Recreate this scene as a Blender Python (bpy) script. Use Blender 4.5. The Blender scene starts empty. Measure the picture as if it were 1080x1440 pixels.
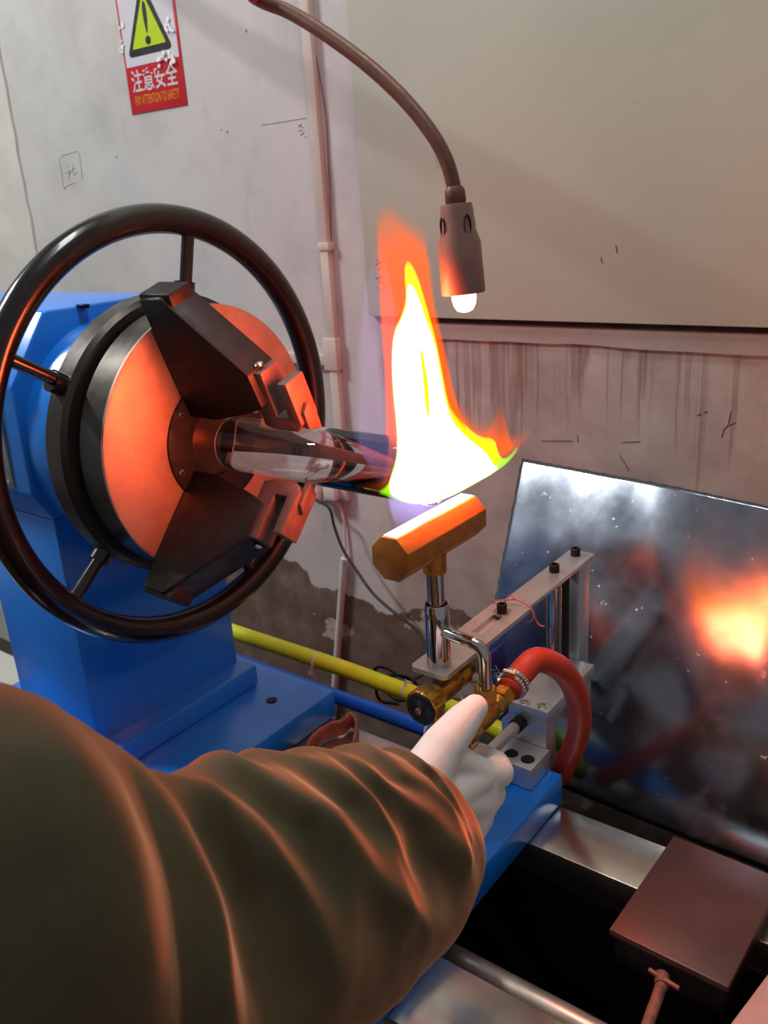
import bpy, bmesh, math, random
import numpy as np
from mathutils import Vector, Matrix
from mathutils.noise import noise as pnoise

random.seed(4)
SC = bpy.context.scene
COL = SC.collection
PI = math.pi

# ---------------------------------------------------------------- camera
# world: X along the lathe spindle axis, Y towards the wall, Z up, origin on the spindle axis
FPX = 1225.756
CAMM = np.array([[0.79649537, 0.60128431, -0.06365769],
                 [0.15474031, -0.30448091, -0.93986531],
                 [-0.58450882, 0.73874796, -0.33556056]])
CAMC = np.array([0.69717403, -0.75, 0.28435635])
cam_d = bpy.data.cameras.new('camera')
cam = bpy.data.objects.new('camera', cam_d)
COL.objects.link(cam)
cam_d.sensor_fit = 'VERTICAL'
cam_d.sensor_height = 24.0
cam_d.sensor_width = 18.0
cam_d.lens = 24.0 * FPX / 1440.0
cam_d.clip_start = 0.02
_r, _u, _b = CAMM[0], -CAMM[1], -CAMM[2]
cam.matrix_world = Matrix(((_r[0], _u[0], _b[0], CAMC[0]), (_r[1], _u[1], _b[1], CAMC[1]),
                           (_r[2], _u[2], _b[2], CAMC[2]), (0, 0, 0, 1)))
cam_d.dof.use_dof = True
cam_d.dof.focus_distance = 1.08
cam_d.dof.aperture_fstop = 5.0
SC.camera = cam

# ---------------------------------------------------------------- world, lights, exposure
w = bpy.data.worlds.new('room_light')
SC.world = w
w.use_nodes = True
w.node_tree.nodes['Background'].inputs[0].default_value = (0.93, 0.97, 1.0, 1)
w.node_tree.nodes['Background'].inputs[1].default_value = 0.2


def area(name, loc, target, sx, sy, power, col):
    d = bpy.data.lights.new(name, 'AREA')
    d.shape = 'RECTANGLE'; d.size = sx; d.size_y = sy; d.energy = power; d.color = col
    o = bpy.data.objects.new(name, d); COL.objects.link(o)
    o.location = loc
    o.rotation_euler = (Vector(target) - Vector(loc)).to_track_quat('-Z', 'Y').to_euler()
    return o


area('ceiling_tube_light', (-2.1, -0.9, 2.05), (-0.3, 0.4, 0.0), 0.6, 0.16, 58, (1.0, 0.985, 0.95))
area('added_fill_light', (0.15, 0.0, 2.2), (0.15, 0.05, 0.0), 1.2, 0.3, 20, (1.0, 0.98, 0.95))  # added fill from above to brighten upward faces, no fixture known

SC.view_settings.view_transform = 'Standard'
SC.view_settings.look = 'None'
SC.view_settings.gamma = 1.0
SC.view_settings.exposure = 0.0
SC.view_settings.use_curve_mapping = False
SC.cycles.sample_clamp_indirect = 4.0
SC.cycles.max_bounces = 10
SC.cycles.transparent_max_bounces = 16


# ---------------------------------------------------------------- helpers
def ray(x, y):
    return CAMM.T @ np.array([(x - 540) / FPX, (y - 720) / FPX, 1.0])


def at(x, y, axis, v):
    """the point of the real plane axis = v seen at picture point x, y"""
    d = ray(x, y); k = 'XYZ'.index(axis)
    return Vector(CAMC + d * (v - CAMC[k]) / d[k])


def deep(x, y, d):
    """the point at real depth d metres seen at picture point x, y"""
    return Vector(CAMC + ray(x, y) * d)


def lin(c):
    return tuple((v / 12.92 if v <= .04045 else ((v + .055) / 1.055) ** 2.4) for v in c)


def rgb(r, g, b):
    return lin((r / 255, g / 255, b / 255))


class NT:
    def __init__(self, name):
        self.m = bpy.data.materials.new(name); self.m.use_nodes = True
        self.t = self.m.node_tree; self.n = self.t.nodes; self.l = self.t.links
        self.b = self.n['Principled BSDF']; self.out = self.n['Material Output']
        self.tc = None

    def node(self, typ, **kw):
        x = self.n.new(typ)
        for k, v in kw.items():
            setattr(x, k, v)
        return x

    def coord(self, scale=(1, 1, 1), loc=(0, 0, 0), rot=(0, 0, 0)):
        if self.tc is None:
            self.tc = self.node('ShaderNodeTexCoord')
        mp = self.node('ShaderNodeMapping')
        mp.inputs['Scale'].default_value = scale
        mp.inputs['Location'].default_value = loc
        mp.inputs['Rotation'].default_value = rot
        self.l.new(self.tc.outputs['Object'], mp.inputs['Vector'])
        return mp.outputs[0]

    def noise(self, scale, detail=4, rough=.55, vec=None, stretch=(1, 1, 1)):
        x = self.node('ShaderNodeTexNoise')
        x.inputs['Scale'].default_value = scale
        x.inputs['Detail'].default_value = detail
        x.inputs['Roughness'].default_value = rough
        self.l.new(vec if vec is not None else self.coord(stretch), x.inputs['Vector'])
        return x.outputs['Fac']

    def ramp(self, fac, stops):
        x = self.node('ShaderNodeValToRGB')
        e = x.color_ramp.elements
        while len(e) < len(stops):
            e.new(0.5)
        for i, (p, c) in enumerate(stops):
            e[i].position = p
            e[i].color = (c, c, c, 1) if isinstance(c, (int, float)) else (*c, 1)
        self.l.new(fac, x.inputs[0])
        return x.outputs[0]

    def mix(self, fac, a, b, mode='MIX'):
        x = self.node('ShaderNodeMix', data_type='RGBA', blend_type=mode)
        self._set(x.inputs[0], fac); self._set(x.inputs[6], a); self._set(x.inputs[7], b)
        return x.outputs[2]

    def math(self, op, a, b=0.0, c=None):
        x = self.node('ShaderNodeMath', operation=op)
        self._set(x.inputs[0], a); self._set(x.inputs[1], b)
        if c is not None:
            self._set(x.inputs[2], c)
        return x.outputs[0]

    def _set(self, s, v):
        if isinstance(v, bpy.types.NodeSocket):
            self.l.new(v, s)
        elif isinstance(v, tuple):
            s.default_value = (*v, 1) if len(v) == 3 else v
        else:
            s.default_value = v

    def set(self, **kw):
        names = dict(color='Base Color', metal='Metallic', rough='Roughness', ior='IOR', trans='Transmission Weight',
                     coat='Coat Weight', coat_rough='Coat Roughness', sheen='Sheen Weight', spec='Specular IOR Level',
                     aniso='Anisotropic', emit='Emission Color', estr='Emission Strength', alpha='Alpha')
        for k, v in kw.items():
            self._set(self.b.inputs[names[k]], v)
        return self

    def bump(self, h, strength=.2, dist=.002):
        x = self.node('ShaderNodeBump')
        x.inputs['Strength'].default_value = strength
        x.inputs['Distance'].default_value = dist
        self.l.new(h, x.inputs['Height']); self.l.new(x.outputs[0], self.b.inputs['Normal'])
        return self


def simple(name, col, rough=.5, metal=0.0, var=.15, nscale=30, bump=.05, coat=0.0, spec=.5, dirt=None):
    t = NT(name)
    f = t.noise(nscale)
    lo = tuple(c * (1 - var) for c in col); hi = tuple(min(1, c * (1 + var)) for c in col)
    c = t.ramp(f, [(.3, lo), (.7, hi)])
    if dirt:
        g = t.ramp(t.noise(nscale * .35, 6, .7), [(.55, 0.0), (.75, 1.0)])
        c = t.mix(t.math('MULTIPLY', g, .6), c, dirt)
    r = t.ramp(t.noise(nscale * 1.7, 3), [(.3, max(.03, rough * .8)), (.7, min(1, rough * 1.2))])
    t.set(color=c, metal=metal, rough=r, coat=coat, spec=spec)
    if bump:
        t.bump(t.noise(nscale * 4), bump, .001)
    return t.m


MAT = {}


def new_obj(name, me, parent=None):
    o = bpy.data.objects.new(name, me)
    COL.objects.link(o)
    if parent is not None:
        o.parent = parent
        if parent.type == 'EMPTY':
            o.matrix_parent_inverse = Matrix.Translation(-parent.location)
    return o


def obj(name, bm, mat, parent=None, smooth=True, angle=40):
    me = bpy.data.meshes.new(name)
    bmesh.ops.recalc_face_normals(bm, faces=bm.faces)
    bm.to_mesh(me); bm.free()
    me.materials.append(MAT[mat] if isinstance(mat, str) else mat)
    if smooth:
        me.shade_smooth()
        if angle:
            try:
                me.set_sharp_from_angle(angle=math.radians(angle))
            except Exception:
                pass
    return new_obj(name, me, parent)


def tag(o, label=None, cat=None, group=None, kind=None):
    if label: o['label'] = label
    if cat: o['category'] = cat
    if group: o['group'] = group
    if kind: o['kind'] = kind
    return o


def thing(name, label, cat, loc=(0, 0, 0), group=None):
    o = bpy.data.objects.new(name, None); COL.objects.link(o)
    o.empty_display_size = .05
    o.location = loc
    return tag(o, label, cat, group)


def B():
    return bmesh.new()


def box(bm, lo, hi, bev=.002, mat=None, seg=2):
    """axis aligned box between two corners, optional matrix"""
    lo, hi = Vector(lo), Vector(hi)
    r = bmesh.ops.create_cube(bm, size=1)
    vs = r['verts']
    for v in vs:
        v.co = Vector((lo[i] + (v.co[i] + .5) * (hi[i] - lo[i]) for i in range(3)))
    if bev:
        es = list({e for v in vs for e in v.link_edges})
        q = bmesh.ops.bevel(bm, geom=es, offset=bev, segments=seg, affect='EDGES', profile=.5)
        vs = list({v for f in q['faces'] for v in f.verts} | {v for v in vs if v.is_valid})
        seen = set(vs); st = list(vs)
        while st:
            v = st.pop()
            for e in v.link_edges:
                ov = e.other_vert(v)
                if ov not in seen:
                    seen.add(ov); st.append(ov)
        vs = list(seen)
    if mat is not None:
        bmesh.ops.transform(bm, matrix=mat, verts=vs)
    return vs


def frame(p, d, up=(0, 0, 1)):
    """matrix whose Z axis is d, origin p"""
    d = Vector(d).normalized(); up = Vector(up)
    if abs(d.dot(up)) > .98: up = Vector((1, 0, 0))
    x = up.cross(d).normalized(); y = d.cross(x)
    return Matrix(((x.x, y.x, d.x, p[0]), (x.y, y.y, d.y, p[1]), (x.z, y.z, d.z, p[2]), (0, 0, 0, 1)))


def lathe(bm, prof, mat=None, n=48, closed=False, cap=True):
    """prof: list of (radius, height) revolved about local Z"""
    rings = []
    for r, h in prof:
        if r < 1e-6:
            rings.append([bm.verts.new((0, 0, h))])
        else:
            rings.append([bm.verts.new((r * math.cos(2 * PI * i / n), r * math.sin(2 * PI * i / n), h)) for i in range(n)])
    m = len(rings)
    for k in range(m if closed else m - 1):
        a, b = rings[k], rings[(k + 1) % m]
        for i in range(n):
            j = (i + 1) % n
            if len(a) == 1 and len(b) == 1: continue
            if len(a) == 1: bm.faces.new((a[0], b[j], b[i]))
            elif len(b) == 1: bm.faces.new((a[i], a[j], b[0]))
            else: bm.faces.new((a[i], a[j], b[j], b[i]))
    if cap and not closed:
        for rr in (rings[0], rings[-1]):
            if len(rr) > 1: bm.faces.new(rr)
    vs = [v for r in rings for v in r]
    if mat is not None:
        bmesh.ops.transform(bm, matrix=mat, verts=vs)
    return vs


def cyl(bm, p, q, r, r2=None, n=24, bev=.0):
    p, q = Vector(p), Vector(q); r2 = r if r2 is None else r2
    h = (q - p).length
    if bev:
        prof = [(r - bev, 0), (r, bev), (r2, h - bev), (r2 - bev, h)]
    else:
        prof = [(r, 0), (r2, h)]
    return lathe(bm, prof, frame(p, q - p), n)


def smooth_path(pts, n=8):
    """Catmull-Rom through points"""
    P = [Vector(p) for p in pts]
    P = [P[0] * 2 - P[1]] + P + [P[-1] * 2 - P[-2]]
    out = []
    for i in range(1, len(P) - 2):
        a, b, c, d = P[i - 1:i + 3]
        for k in range(n):
            t = k / n
            out.append(.5 * ((2 * b) + (c - a) * t + (2 * a - 5 * b + 4 * c - d) * t * t + (3 * b - a - 3 * c + d) * t ** 3))
    out.append(P[-2])
    return out


def tube(bm, pts, r, n=14, cap=True, rf=None):
    P = [Vector(p) for p in pts]
    T = []
    for i in range(len(P)):
        T.append((P[min(i + 1, len(P) - 1)] - P[max(i - 1, 0)]).normalized())
    u = T[0].orthogonal().normalized()
    rings = []
    for i, p in enumerate(P):
        u = (u - T[i] * u.dot(T[i])).normalized(); v = T[i].cross(u)
        rr = r if rf is None else rf(i / (len(P) - 1))
        rings.append([bm.verts.new(p + (u * math.cos(2 * PI * k / n) + v * math.sin(2 * PI * k / n)) * rr) for k in range(n)])
    for a, b in zip(rings, rings[1:]):
        for k in range(n):
            bm.faces.new((a[k], a[(k + 1) % n], b[(k + 1) % n], b[k]))
    if cap:
        bm.faces.new(rings[0]); bm.faces.new(rings[-1])


def prism(bm, poly, lo, hi, mat=None, bev=0.0):
    """poly in local XY extruded lo..hi along local Z"""
    a = [bm.verts.new((x, y, lo)) for x, y in poly]
    b = [bm.verts.new((x, y, hi)) for x, y in poly]
    n = len(poly)
    fs = [bm.faces.new(a), bm.faces.new(b)]
    for i in range(n):
        fs.append(bm.faces.new((a[i], a[(i + 1) % n], b[(i + 1) % n], b[i])))
    vs = a + b
    if bev:
        es = list({e for f in fs for e in f.edges})
        bmesh.ops.recalc_face_normals(bm, faces=fs)
        q = bmesh.ops.bevel(bm, geom=es, offset=bev, segments=2, affect='EDGES', profile=.5)
        vs = list({v for f in q['faces'] for v in f.verts})
        seen = set(vs); st = list(vs)
        while st:
            v = st.pop()
            for e in v.link_edges:
                ov = e.other_vert(v)
                if ov not in seen: seen.add(ov); st.append(ov)
        vs = list(seen)
    if mat is not None:
        bmesh.ops.transform(bm, matrix=mat, verts=vs)
    return vs


# local frames for profiles drawn in world planes
M_YZ = Matrix(((0, 0, 1, 0), (1, 0, 0, 0), (0, 1, 0, 0), (0, 0, 0, 1)))   # poly (Y, Z) extruded along X
M_XZ = Matrix(((1, 0, 0, 0), (0, 0, 1, 0), (0, 1, 0, 0), (0, 0, 0, 1)))   # poly (X, Z) extruded along Y
M_XY = Matrix.Identity(4)                                                  # poly (X, Y) extruded along Z


def socket_screw(bm, p, d, r=.0065, h=.010, hexr=.0033):
    """cap screw standing on p along d, with a hexagonal recess"""
    M = frame(p, d)
    n = 24
    lathe(bm, [(r, 0), (r, h - .001), (r - .001, h), (hexr * 1.05, h)], M, n, cap=False)
    lathe(bm, [(hexr * 1.05, h), (hexr, h - .0005), (hexr, h - .005), (0, h - .005)], M @ Matrix.Rotation(.3, 4, 'Z'), 6, cap=False)


# ---------------------------------------------------------------- materials
def wall_material():
    t = NT('wall_plaster')
    sep = t.node('ShaderNodeSeparateXYZ')
    t.l.new(t.coord(), sep.inputs[0])
    X, Z = sep.outputs[0], sep.outputs[2]
    n1 = t.noise(5, 8, .65)
    white = t.ramp(n1, [(.25, rgb(168, 168, 166)), (.5, rgb(186, 186, 184)), (.75, rgb(196, 196, 193))])
    smudge = t.ramp(t.noise(14, 5, .7, stretch=(1, 1, .6)), [(.58, 0.0), (.75, 1.0)])
    white = t.mix(t.math('MULTIPLY', smudge, .3), white, rgb(140, 138, 134))
    # right part: dirty greyish plaster with brown runs coming down from the board
    pink = t.ramp(t.noise(9, 6, .6), [(.3, rgb(150, 141, 134)), (.7, rgb(181, 173, 167))])
    stain = pink
    for k, (sx, thr, ln, wob) in enumerate(((36, .56, .9, .012), (62, .57, .7, .008), (17, .54, .55, .03))):
        wx = t.math('ADD', X, t.math('MULTIPLY', t.noise(7, 3, .6, vec=t.coord((1, 1, 1), (k * 3.1, 0, 0))), wob))
        cv = t.node('ShaderNodeCombineXYZ'); t.l.new(wx, cv.inputs[0]); cv.inputs[1].default_value = k * 7.3
        line = t.ramp(t.noise(sx, 2, .6, vec=cv.outputs[0]), [(thr, 0.0), (thr + .05, 1.0), (thr + .10, .55)])
        cv2 = t.node('ShaderNodeCombineXYZ'); t.l.new(wx, cv2.inputs[0]); cv2.inputs[1].default_value = 31 + k * 5.7
        length = t.math('MULTIPLY', t.math('SUBTRACT', t.noise(sx * .55, 2, .6, vec=cv2.outputs[0]), .28), ln)
        below = t.math('SUBTRACT', .045, Z)
        ends = t.node('ShaderNodeMapRange'); t.l.new(t.math('SUBTRACT', length, below), ends.inputs[0])
        ends.inputs[1].default_value = -.005; ends.inputs[2].default_value = .05
        grain = t.ramp(t.noise(30, 4, .7, vec=t.coord((1, 1, .3), (k, 0, 0))), [(.3, .45), (.6, 1.0)])
        m = t.math('MULTIPLY', t.math('MULTIPLY', line, ends.outputs[0]), t.math('MULTIPLY', grain, .62))
        stain = t.mix(m, stain, rgb(112, 88, 76))
    # boundary between the white paint and the stained plaster
    xm = t.node('ShaderNodeMapRange'); t.l.new(t.math('ADD', X, t.math('MULTIPLY', n1, .05)), xm.inputs[0])
    xm.inputs[1].default_value = -.375; xm.inputs[2].default_value = -.355
    c = t.mix(xm.outputs[0], white, stain)
    # bare cement below a ragged edge
    edge = t.math('ADD', Z, t.math('MULTIPLY', t.math('SUBTRACT', t.noise(3.0, 8, .6), .5), .34))
    em = t.node('ShaderNodeMapRange'); t.l.new(edge, em.inputs[0])
    em.inputs[1].default_value = -.574; em.inputs[2].default_value = -.568
    cement = t.ramp(t.noise(11, 7, .65), [(.3, rgb(84, 70, 60)), (.55, rgb(112, 97, 86)), (.72, rgb(134, 120, 108))])
    patch = t.ramp(t.noise(5.2, 7, .62, vec=t.coord((1, 1, 1.4), (1.7, 0, .4))), [(.60, 0.0), (.615, 1.0)])
    cement = t.mix(patch, cement, rgb(172, 163, 154))
    c = t.mix(em.outputs[0], cement, c)
    t.set(color=c, rough=.85, spec=.25)
    h = t.math('ADD', t.math('MULTIPLY', em.outputs[0], .8), t.math('MULTIPLY', t.noise(60, 6, .7), .25))
    t.bump(h, .35, .004)
    return t.m


MAT['wall'] = wall_material()


def board_material():
    t = NT('beige_green_paint')
    c = t.ramp(t.noise(2.5, 4, .5), [(.3, rgb(170, 176, 160)), (.7, rgb(182, 187, 170))])
    sp = t.ramp(t.noise(16, 5, .6), [(.69, 0.0), (.76, 1.0)])
    c = t.mix(t.math('MULTIPLY', sp, .35), c, rgb(130, 128, 116))
    t.set(color=c, rough=.7, spec=.3)
    t.bump(t.noise(80, 3), .06, .001)
    return t.m


MAT['board'] = board_material()
MAT['plaster'] = simple('old_plaster', rgb(196, 195, 188), .85, var=.08, nscale=9, bump=.3, spec=.2)
MAT['gap'] = simple('dark_gap', rgb(30, 24, 20), .9, bump=0)
MAT['floor'] = simple('dark_concrete', rgb(60, 55, 50), .9, var=.3, nscale=8, bump=.2)


def paint(name, col, rough=.35, coat=.3):
    t = NT(name)
    f = t.noise(6, 4)
    c = t.ramp(f, [(.3, tuple(v * .9 for v in col)), (.7, tuple(min(1, v * 1.08) for v in col))])
    sc = t.ramp(t.noise(22, 8, .75), [(.66, 0.0), (.74, 1.0)])
    c = t.mix(t.math('MULTIPLY', sc, .25), c, tuple(v * .55 for v in col))
    t.set(color=c, rough=rough, coat=coat, coat_rough=.25)
    t.bump(t.noise(220, 2), .05, .0006)
    return t.m


MAT['blue'] = paint('blue_machine_paint', rgb(24, 136, 252), .28, .5)
MAT['black_rim'] = simple('black_lacquer', rgb(20, 18, 18), .22, var=.2, coat=.4, bump=.0)
MAT['black_steel'] = simple('blackened_steel', rgb(12, 9, 9), .65, .0, var=.25, nscale=40, bump=.06)
MAT['drum'] = simple('dark_turned_steel', rgb(78, 74, 70), .36, .7, var=.12, nscale=25, bump=.03)


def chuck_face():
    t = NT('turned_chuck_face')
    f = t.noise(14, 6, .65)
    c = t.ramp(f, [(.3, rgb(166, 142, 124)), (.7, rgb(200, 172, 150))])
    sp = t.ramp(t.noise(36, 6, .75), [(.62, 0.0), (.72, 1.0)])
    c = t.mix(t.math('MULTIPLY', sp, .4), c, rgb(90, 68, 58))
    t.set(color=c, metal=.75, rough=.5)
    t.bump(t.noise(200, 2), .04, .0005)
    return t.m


MAT['face'] = chuck_face()
MAT['jaw'] = simple('dark_jaw_steel', rgb(24, 17, 17), .5, .1, var=.25, nscale=35, bump=.05)
MAT['jaw_tip'] = simple('worn_jaw_tip_steel', rgb(108, 88, 84), .5, .3, var=.15, nscale=60, bump=.05)


def glass_mat():
    t = NT('clear_glass')
    f = t.noise(4, 2)
    t.set(color=t.ramp(f, [(0, (1, .985, .98)), (1, (1, 1, 1))]), rough=0.0, trans=1.0, ior=1.46)
    return t.m


MAT['glass'] = glass_mat()
MAT['steel'] = simple('ground_steel', rgb(222, 216, 204), .22, .95, var=.08, nscale=18, bump=.02)
MAT['alu'] = simple('milled_aluminium', rgb(214, 213, 212), .34, .65, var=.08, nscale=30, bump=.03)
MAT['chrome'] = simple('chrome', rgb(205, 198, 196), .09, 1.0, var=.04, nscale=20, bump=0)
MAT['brass'] = simple('brass', rgb(196, 146, 64), .3, .9, var=.18, nscale=50, bump=.05, dirt=rgb(110, 84, 40))
MAT['brass_head'] = simple('heated_brass', rgb(198, 128, 58), .42, .7, var=.15, nscale=60, bump=.05)
MAT['black'] = simple('black_plastic', rgb(22, 20, 22), .45, bump=.02)
MAT['bolt'] = simple('blackened_bolt', rgb(46, 32, 28), .4, .6, var=.2, nscale=60, bump=0)
MAT['red_hose'] = simple('red_rubber_hose', rgb(196, 60, 40), .42, var=.1, nscale=20, bump=.03)
MAT['yellow'] = simple('yellow_hose_plastic', rgb(206, 222, 24), .38, var=.08, nscale=14, bump=.02)
MAT['blue_hose'] = simple('blue_hose_plastic', rgb(12, 92, 206), .35, var=.08, nscale=14, bump=.02)
MAT['white_pl'] = simple('white_plastic', rgb(206, 204, 200), .5, var=.05, nscale=10, bump=.02)
MAT['cream_pl'] = simple('yellowed_white_plastic', rgb(196, 188, 176), .5, var=.06, nscale=8, bump=.02)
MAT['cable'] = simple('black_cable', rgb(18, 17, 17), .5, bump=0)
MAT['rust'] = simple('rusty_iron', rgb(150, 104, 88), .6, .3, var=.4, nscale=60, bump=.4, dirt=rgb(88, 44, 34))
MAT['cast'] = simple('oily_cast_iron', rgb(26, 23, 22), .6, .3, var=.3, nscale=20, bump=.1)
MAT['darkbrown'] = simple('brown_oxidised_plate', rgb(98, 72, 70), .36, .5, var=.16, nscale=9, bump=.03)
MAT['lampskin'] = simple('brown_grey_lamp_metal', rgb(160, 118, 110), .5, .3, var=.1, nscale=30, bump=.03)
MAT['gooseneck'] = simple('brown_gooseneck', rgb(112, 70, 54), .5, .2, var=.15, nscale=60, bump=.1)
MAT['darkblue'] = simple('dark_blue_enamel', rgb(22, 40, 120), .4, bump=.02)


def sheet_mat():
    t = NT('galvanised_sheet')
    f = t.noise(7, 5, .6)
    c = t.ramp(f, [(.3, rgb(126, 134, 148)), (.7, rgb(156, 164, 176))])
    sp = t.ramp(t.noise(38, 5, .7), [(.66, 0.0), (.73, 1.0)])
    rust = t.ramp(t.noise(9, 7, .7, vec=t.coord((1, 1, 1), (4.2, 0, 1.1))), [(.60, 0.0), (.72, 1.0)])
    c = t.mix(t.math('MULTIPLY', rust, .55), c, rgb(120, 84, 70))
    dust = t.ramp(t.noise(60, 3, .6), [(.70, 0.0), (.75, 1.0)])
    c = t.mix(t.math('MULTIPLY', dust, .6), c, rgb(196, 200, 206))
    met = t.math('SUBTRACT', .97, t.math('ADD', t.math('MULTIPLY', rust, .35), t.math('MULTIPLY', dust, .6)))
    r = t.ramp(t.noise(5, 6, .65), [(.3, .11), (.7, .22)])
    r = t.math('ADD', r, t.math('MULTIPLY', t.math('ADD', sp, t.math('MULTIPLY', dust, 2.0)), .12))
    t.set(color=c, metal=met, rough=r)
    t.bump(t.noise(3.2, 2, .4), .05, .012)
    return t.m


MAT['sheet'] = sheet_mat()


def cloth():
    t = NT('olive_work_cloth')
    c = t.ramp(t.noise(9, 6, .65), [(.3, rgb(62, 60, 42)), (.7, rgb(84, 78, 56))])
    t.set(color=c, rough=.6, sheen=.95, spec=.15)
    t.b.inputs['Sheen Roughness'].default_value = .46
    t.b.inputs['Sheen Tint'].default_value = (1.0, .45, .25, 1)  # orange flame light put into the sheen tint
    t.bump(t.noise(420, 2), .12, .0008)
    return t.m


MAT['cloth'] = cloth()


def glove_m():
    t = NT('white_knit_glove')
    c = t.ramp(t.noise(12, 5, .6), [(.3, rgb(226, 222, 218)), (.7, rgb(244, 241, 238))])
    wv = t.node('ShaderNodeTexWave'); wv.inputs['Scale'].default_value = 210; wv.inputs['Distortion'].default_value = 1.0
    t.l.new(t.coord(rot=(.3, .2, .75)), wv.inputs['Vector'])
    t.set(color=c, rough=.9, sheen=.2, spec=.15)
    t.bump(wv.outputs['Fac'], .08, .0006)
    return t.m


MAT['glove'] = glove_m()
MAT['skin'] = simple('skin', rgb(196, 150, 126), .55, var=.08, nscale=30)
MAT['sign_white'] = simple('sign_white', rgb(196, 196, 204), .4, var=.02, bump=0)
MAT['sign_red'] = simple('sign_red', rgb(186, 28, 40), .4, var=.04, bump=0)
MAT['sign_black'] = simple('sign_black', rgb(26, 27, 36), .45, var=.05, bump=0)
MAT['sign_yellow'] = simple('sign_yellow_green', rgb(176, 204, 20), .4, var=.03, bump=0)
MAT['sign_gold'] = simple('sign_gold', rgb(222, 150, 30), .4, var=.03, bump=0)
MAT['pencil'] = simple('pencil', rgb(84, 82, 80), .8, bump=0)
MAT['plate_grey'] = simple('nameplate_grey', rgb(170, 172, 172), .4, .3, var=.05, bump=0)


def emis(name, col, strength):
    t = NT(name)
    e = t.node('ShaderNodeEmission')
    e.inputs[0].default_value = (*col, 1); e.inputs[1].default_value = strength
    t.l.new(e.outputs[0], t.out.inputs['Surface'])
    t.n.remove(t.b)
    return t.m


def gas(name, col, strength, dens=0.0, tint=(0, 0, 0)):
    """glowing gas: a homogeneous emitting volume"""
    t = NT(name)
    t.n.remove(t.b)
    e = t.node('ShaderNodeEmission')
    e.inputs[0].default_value = (*col, 1); e.inputs[1].default_value = strength
    if dens:
        a = t.node('ShaderNodeVolumeAbsorption')
        a.inputs['Color'].default_value = (*tint, 1); a.inputs['Density'].default_value = dens
        s = t.node('ShaderNodeAddShader')
        t.l.new(e.outputs[0], s.inputs[0]); t.l.new(a.outputs[0], s.inputs[1])
        t.l.new(s.outputs[0], t.out.inputs['Volume'])
    else:
        t.l.new(e.outputs[0], t.out.inputs['Volume'])
    return t.m


MAT['flame_core'] = emis('flame_core', (1.0, .135, .052), 72)
MAT['flame_rim'] = gas('flame_mantle', (.26, 1.0, .0), 150, 40)
MAT['flame_orange'] = gas('flame_outer', (1.0, .17, .010), 17, 26, (1.0, .35, .08))
MAT['flame_violet'] = gas('flame_violet', (.55, .42, 1.0), 3.2)
MAT['flame_root'] = gas('flame_root_violet', (.50, .38, 1.0), 16)
MAT['bulb'] = emis('lit_bulb', (1.0, .62, .28), 7)

# ---------------------------------------------------------------- setting
YW = 0.65
bm = B(); box(bm, (-3.2, YW, -1.15), (2.2, YW + .12, 2.0), 0)
wall = tag(obj('wall_back', bm, 'wall', smooth=False), 'grey plastered back wall with stained lower half', None, kind='structure')
bm = B(); box(bm, (-3.2, -2.2, -1.25), (2.2, YW + .12, -1.15), 0)
tag(obj('floor', bm, 'floor', smooth=False), 'dark concrete floor under the lathe', None, kind='structure')
# painted board on the upper right of the wall, proud of it with a dark gap below
bm = B()
box(bm, (-.405, YW - .014, .070), (2.2, YW + .005, 2.0), .002)
o = obj('painted_board', bm, 'board', wall); o['label'] = 'beige green painted upper wall board'
bm = B(); box(bm, (-.30, YW - .007, .060), (2.2, YW + .004, .0705), 0)
obj('dark_joint', bm, 'gap', wall)
# lower lip of plaster under the joint
bm = B()
n = 60
top, bot = [], []
for i in range(n + 1):
    x = -.30 + 2.5 * i / n
    top.append((x, .061))
    bot.append((x, .030 + .006 * pnoise(Vector((x * 9, 0, 3))) - .012 * max(0, x) ))
for i in range(n):
    a = [bm.verts.new((p[0], YW - .005, p[1])) for p in (top[i], top[i + 1], bot[i + 1], bot[i])]
    b = [bm.verts.new((p[0], YW + .002, p[1])) for p in (top[i], top[i + 1], bot[i + 1], bot[i])]
    bm.faces.new(a)
    bm.faces.new((a[2], a[3], b[3], b[2])); bm.faces.new((a[0], a[1], b[1], b[0]))
bmesh.ops.remove_doubles(bm, verts=bm.verts, dist=1e-5)
obj('plaster_lip', bm, simple('plaster_lip', rgb(160, 150, 142), .85, var=.08, nscale=14, bump=.3, spec=.2), wall)
# strip of rough plaster at the far left
bm = B()
prev = None
for i in range(81):
    z = -1.15 + 3.15 * i / 80
    x = -1.545 + .010 * pnoise(Vector((0, 2, z * 6))) + .006 * pnoise(Vector((0, 5, z * 25)))
    cur = [bm.verts.new(v) for v in ((-3.2, YW - .006, z), (x, YW - .006, z), (x + .004, YW + .002, z))]
    if prev:
        bm.faces.new((prev[0], prev[1], cur[1], cur[0])); bm.faces.new((prev[1], prev[2], cur[2], cur[1]))
    prev = cur
obj('rough_plaster_strip', bm, 'plaster', wall)


def strokes(name, lines, r, parent, y=YW):
    bm = B()
    for L in lines:
        P = []
        for a, b in L:
            q = at(a, b, 'Y', y); P.append((q.x, y - .0002, q.z))
        tube(bm, P, r, 5)
    return obj(name, bm, 'pencil', parent)


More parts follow.
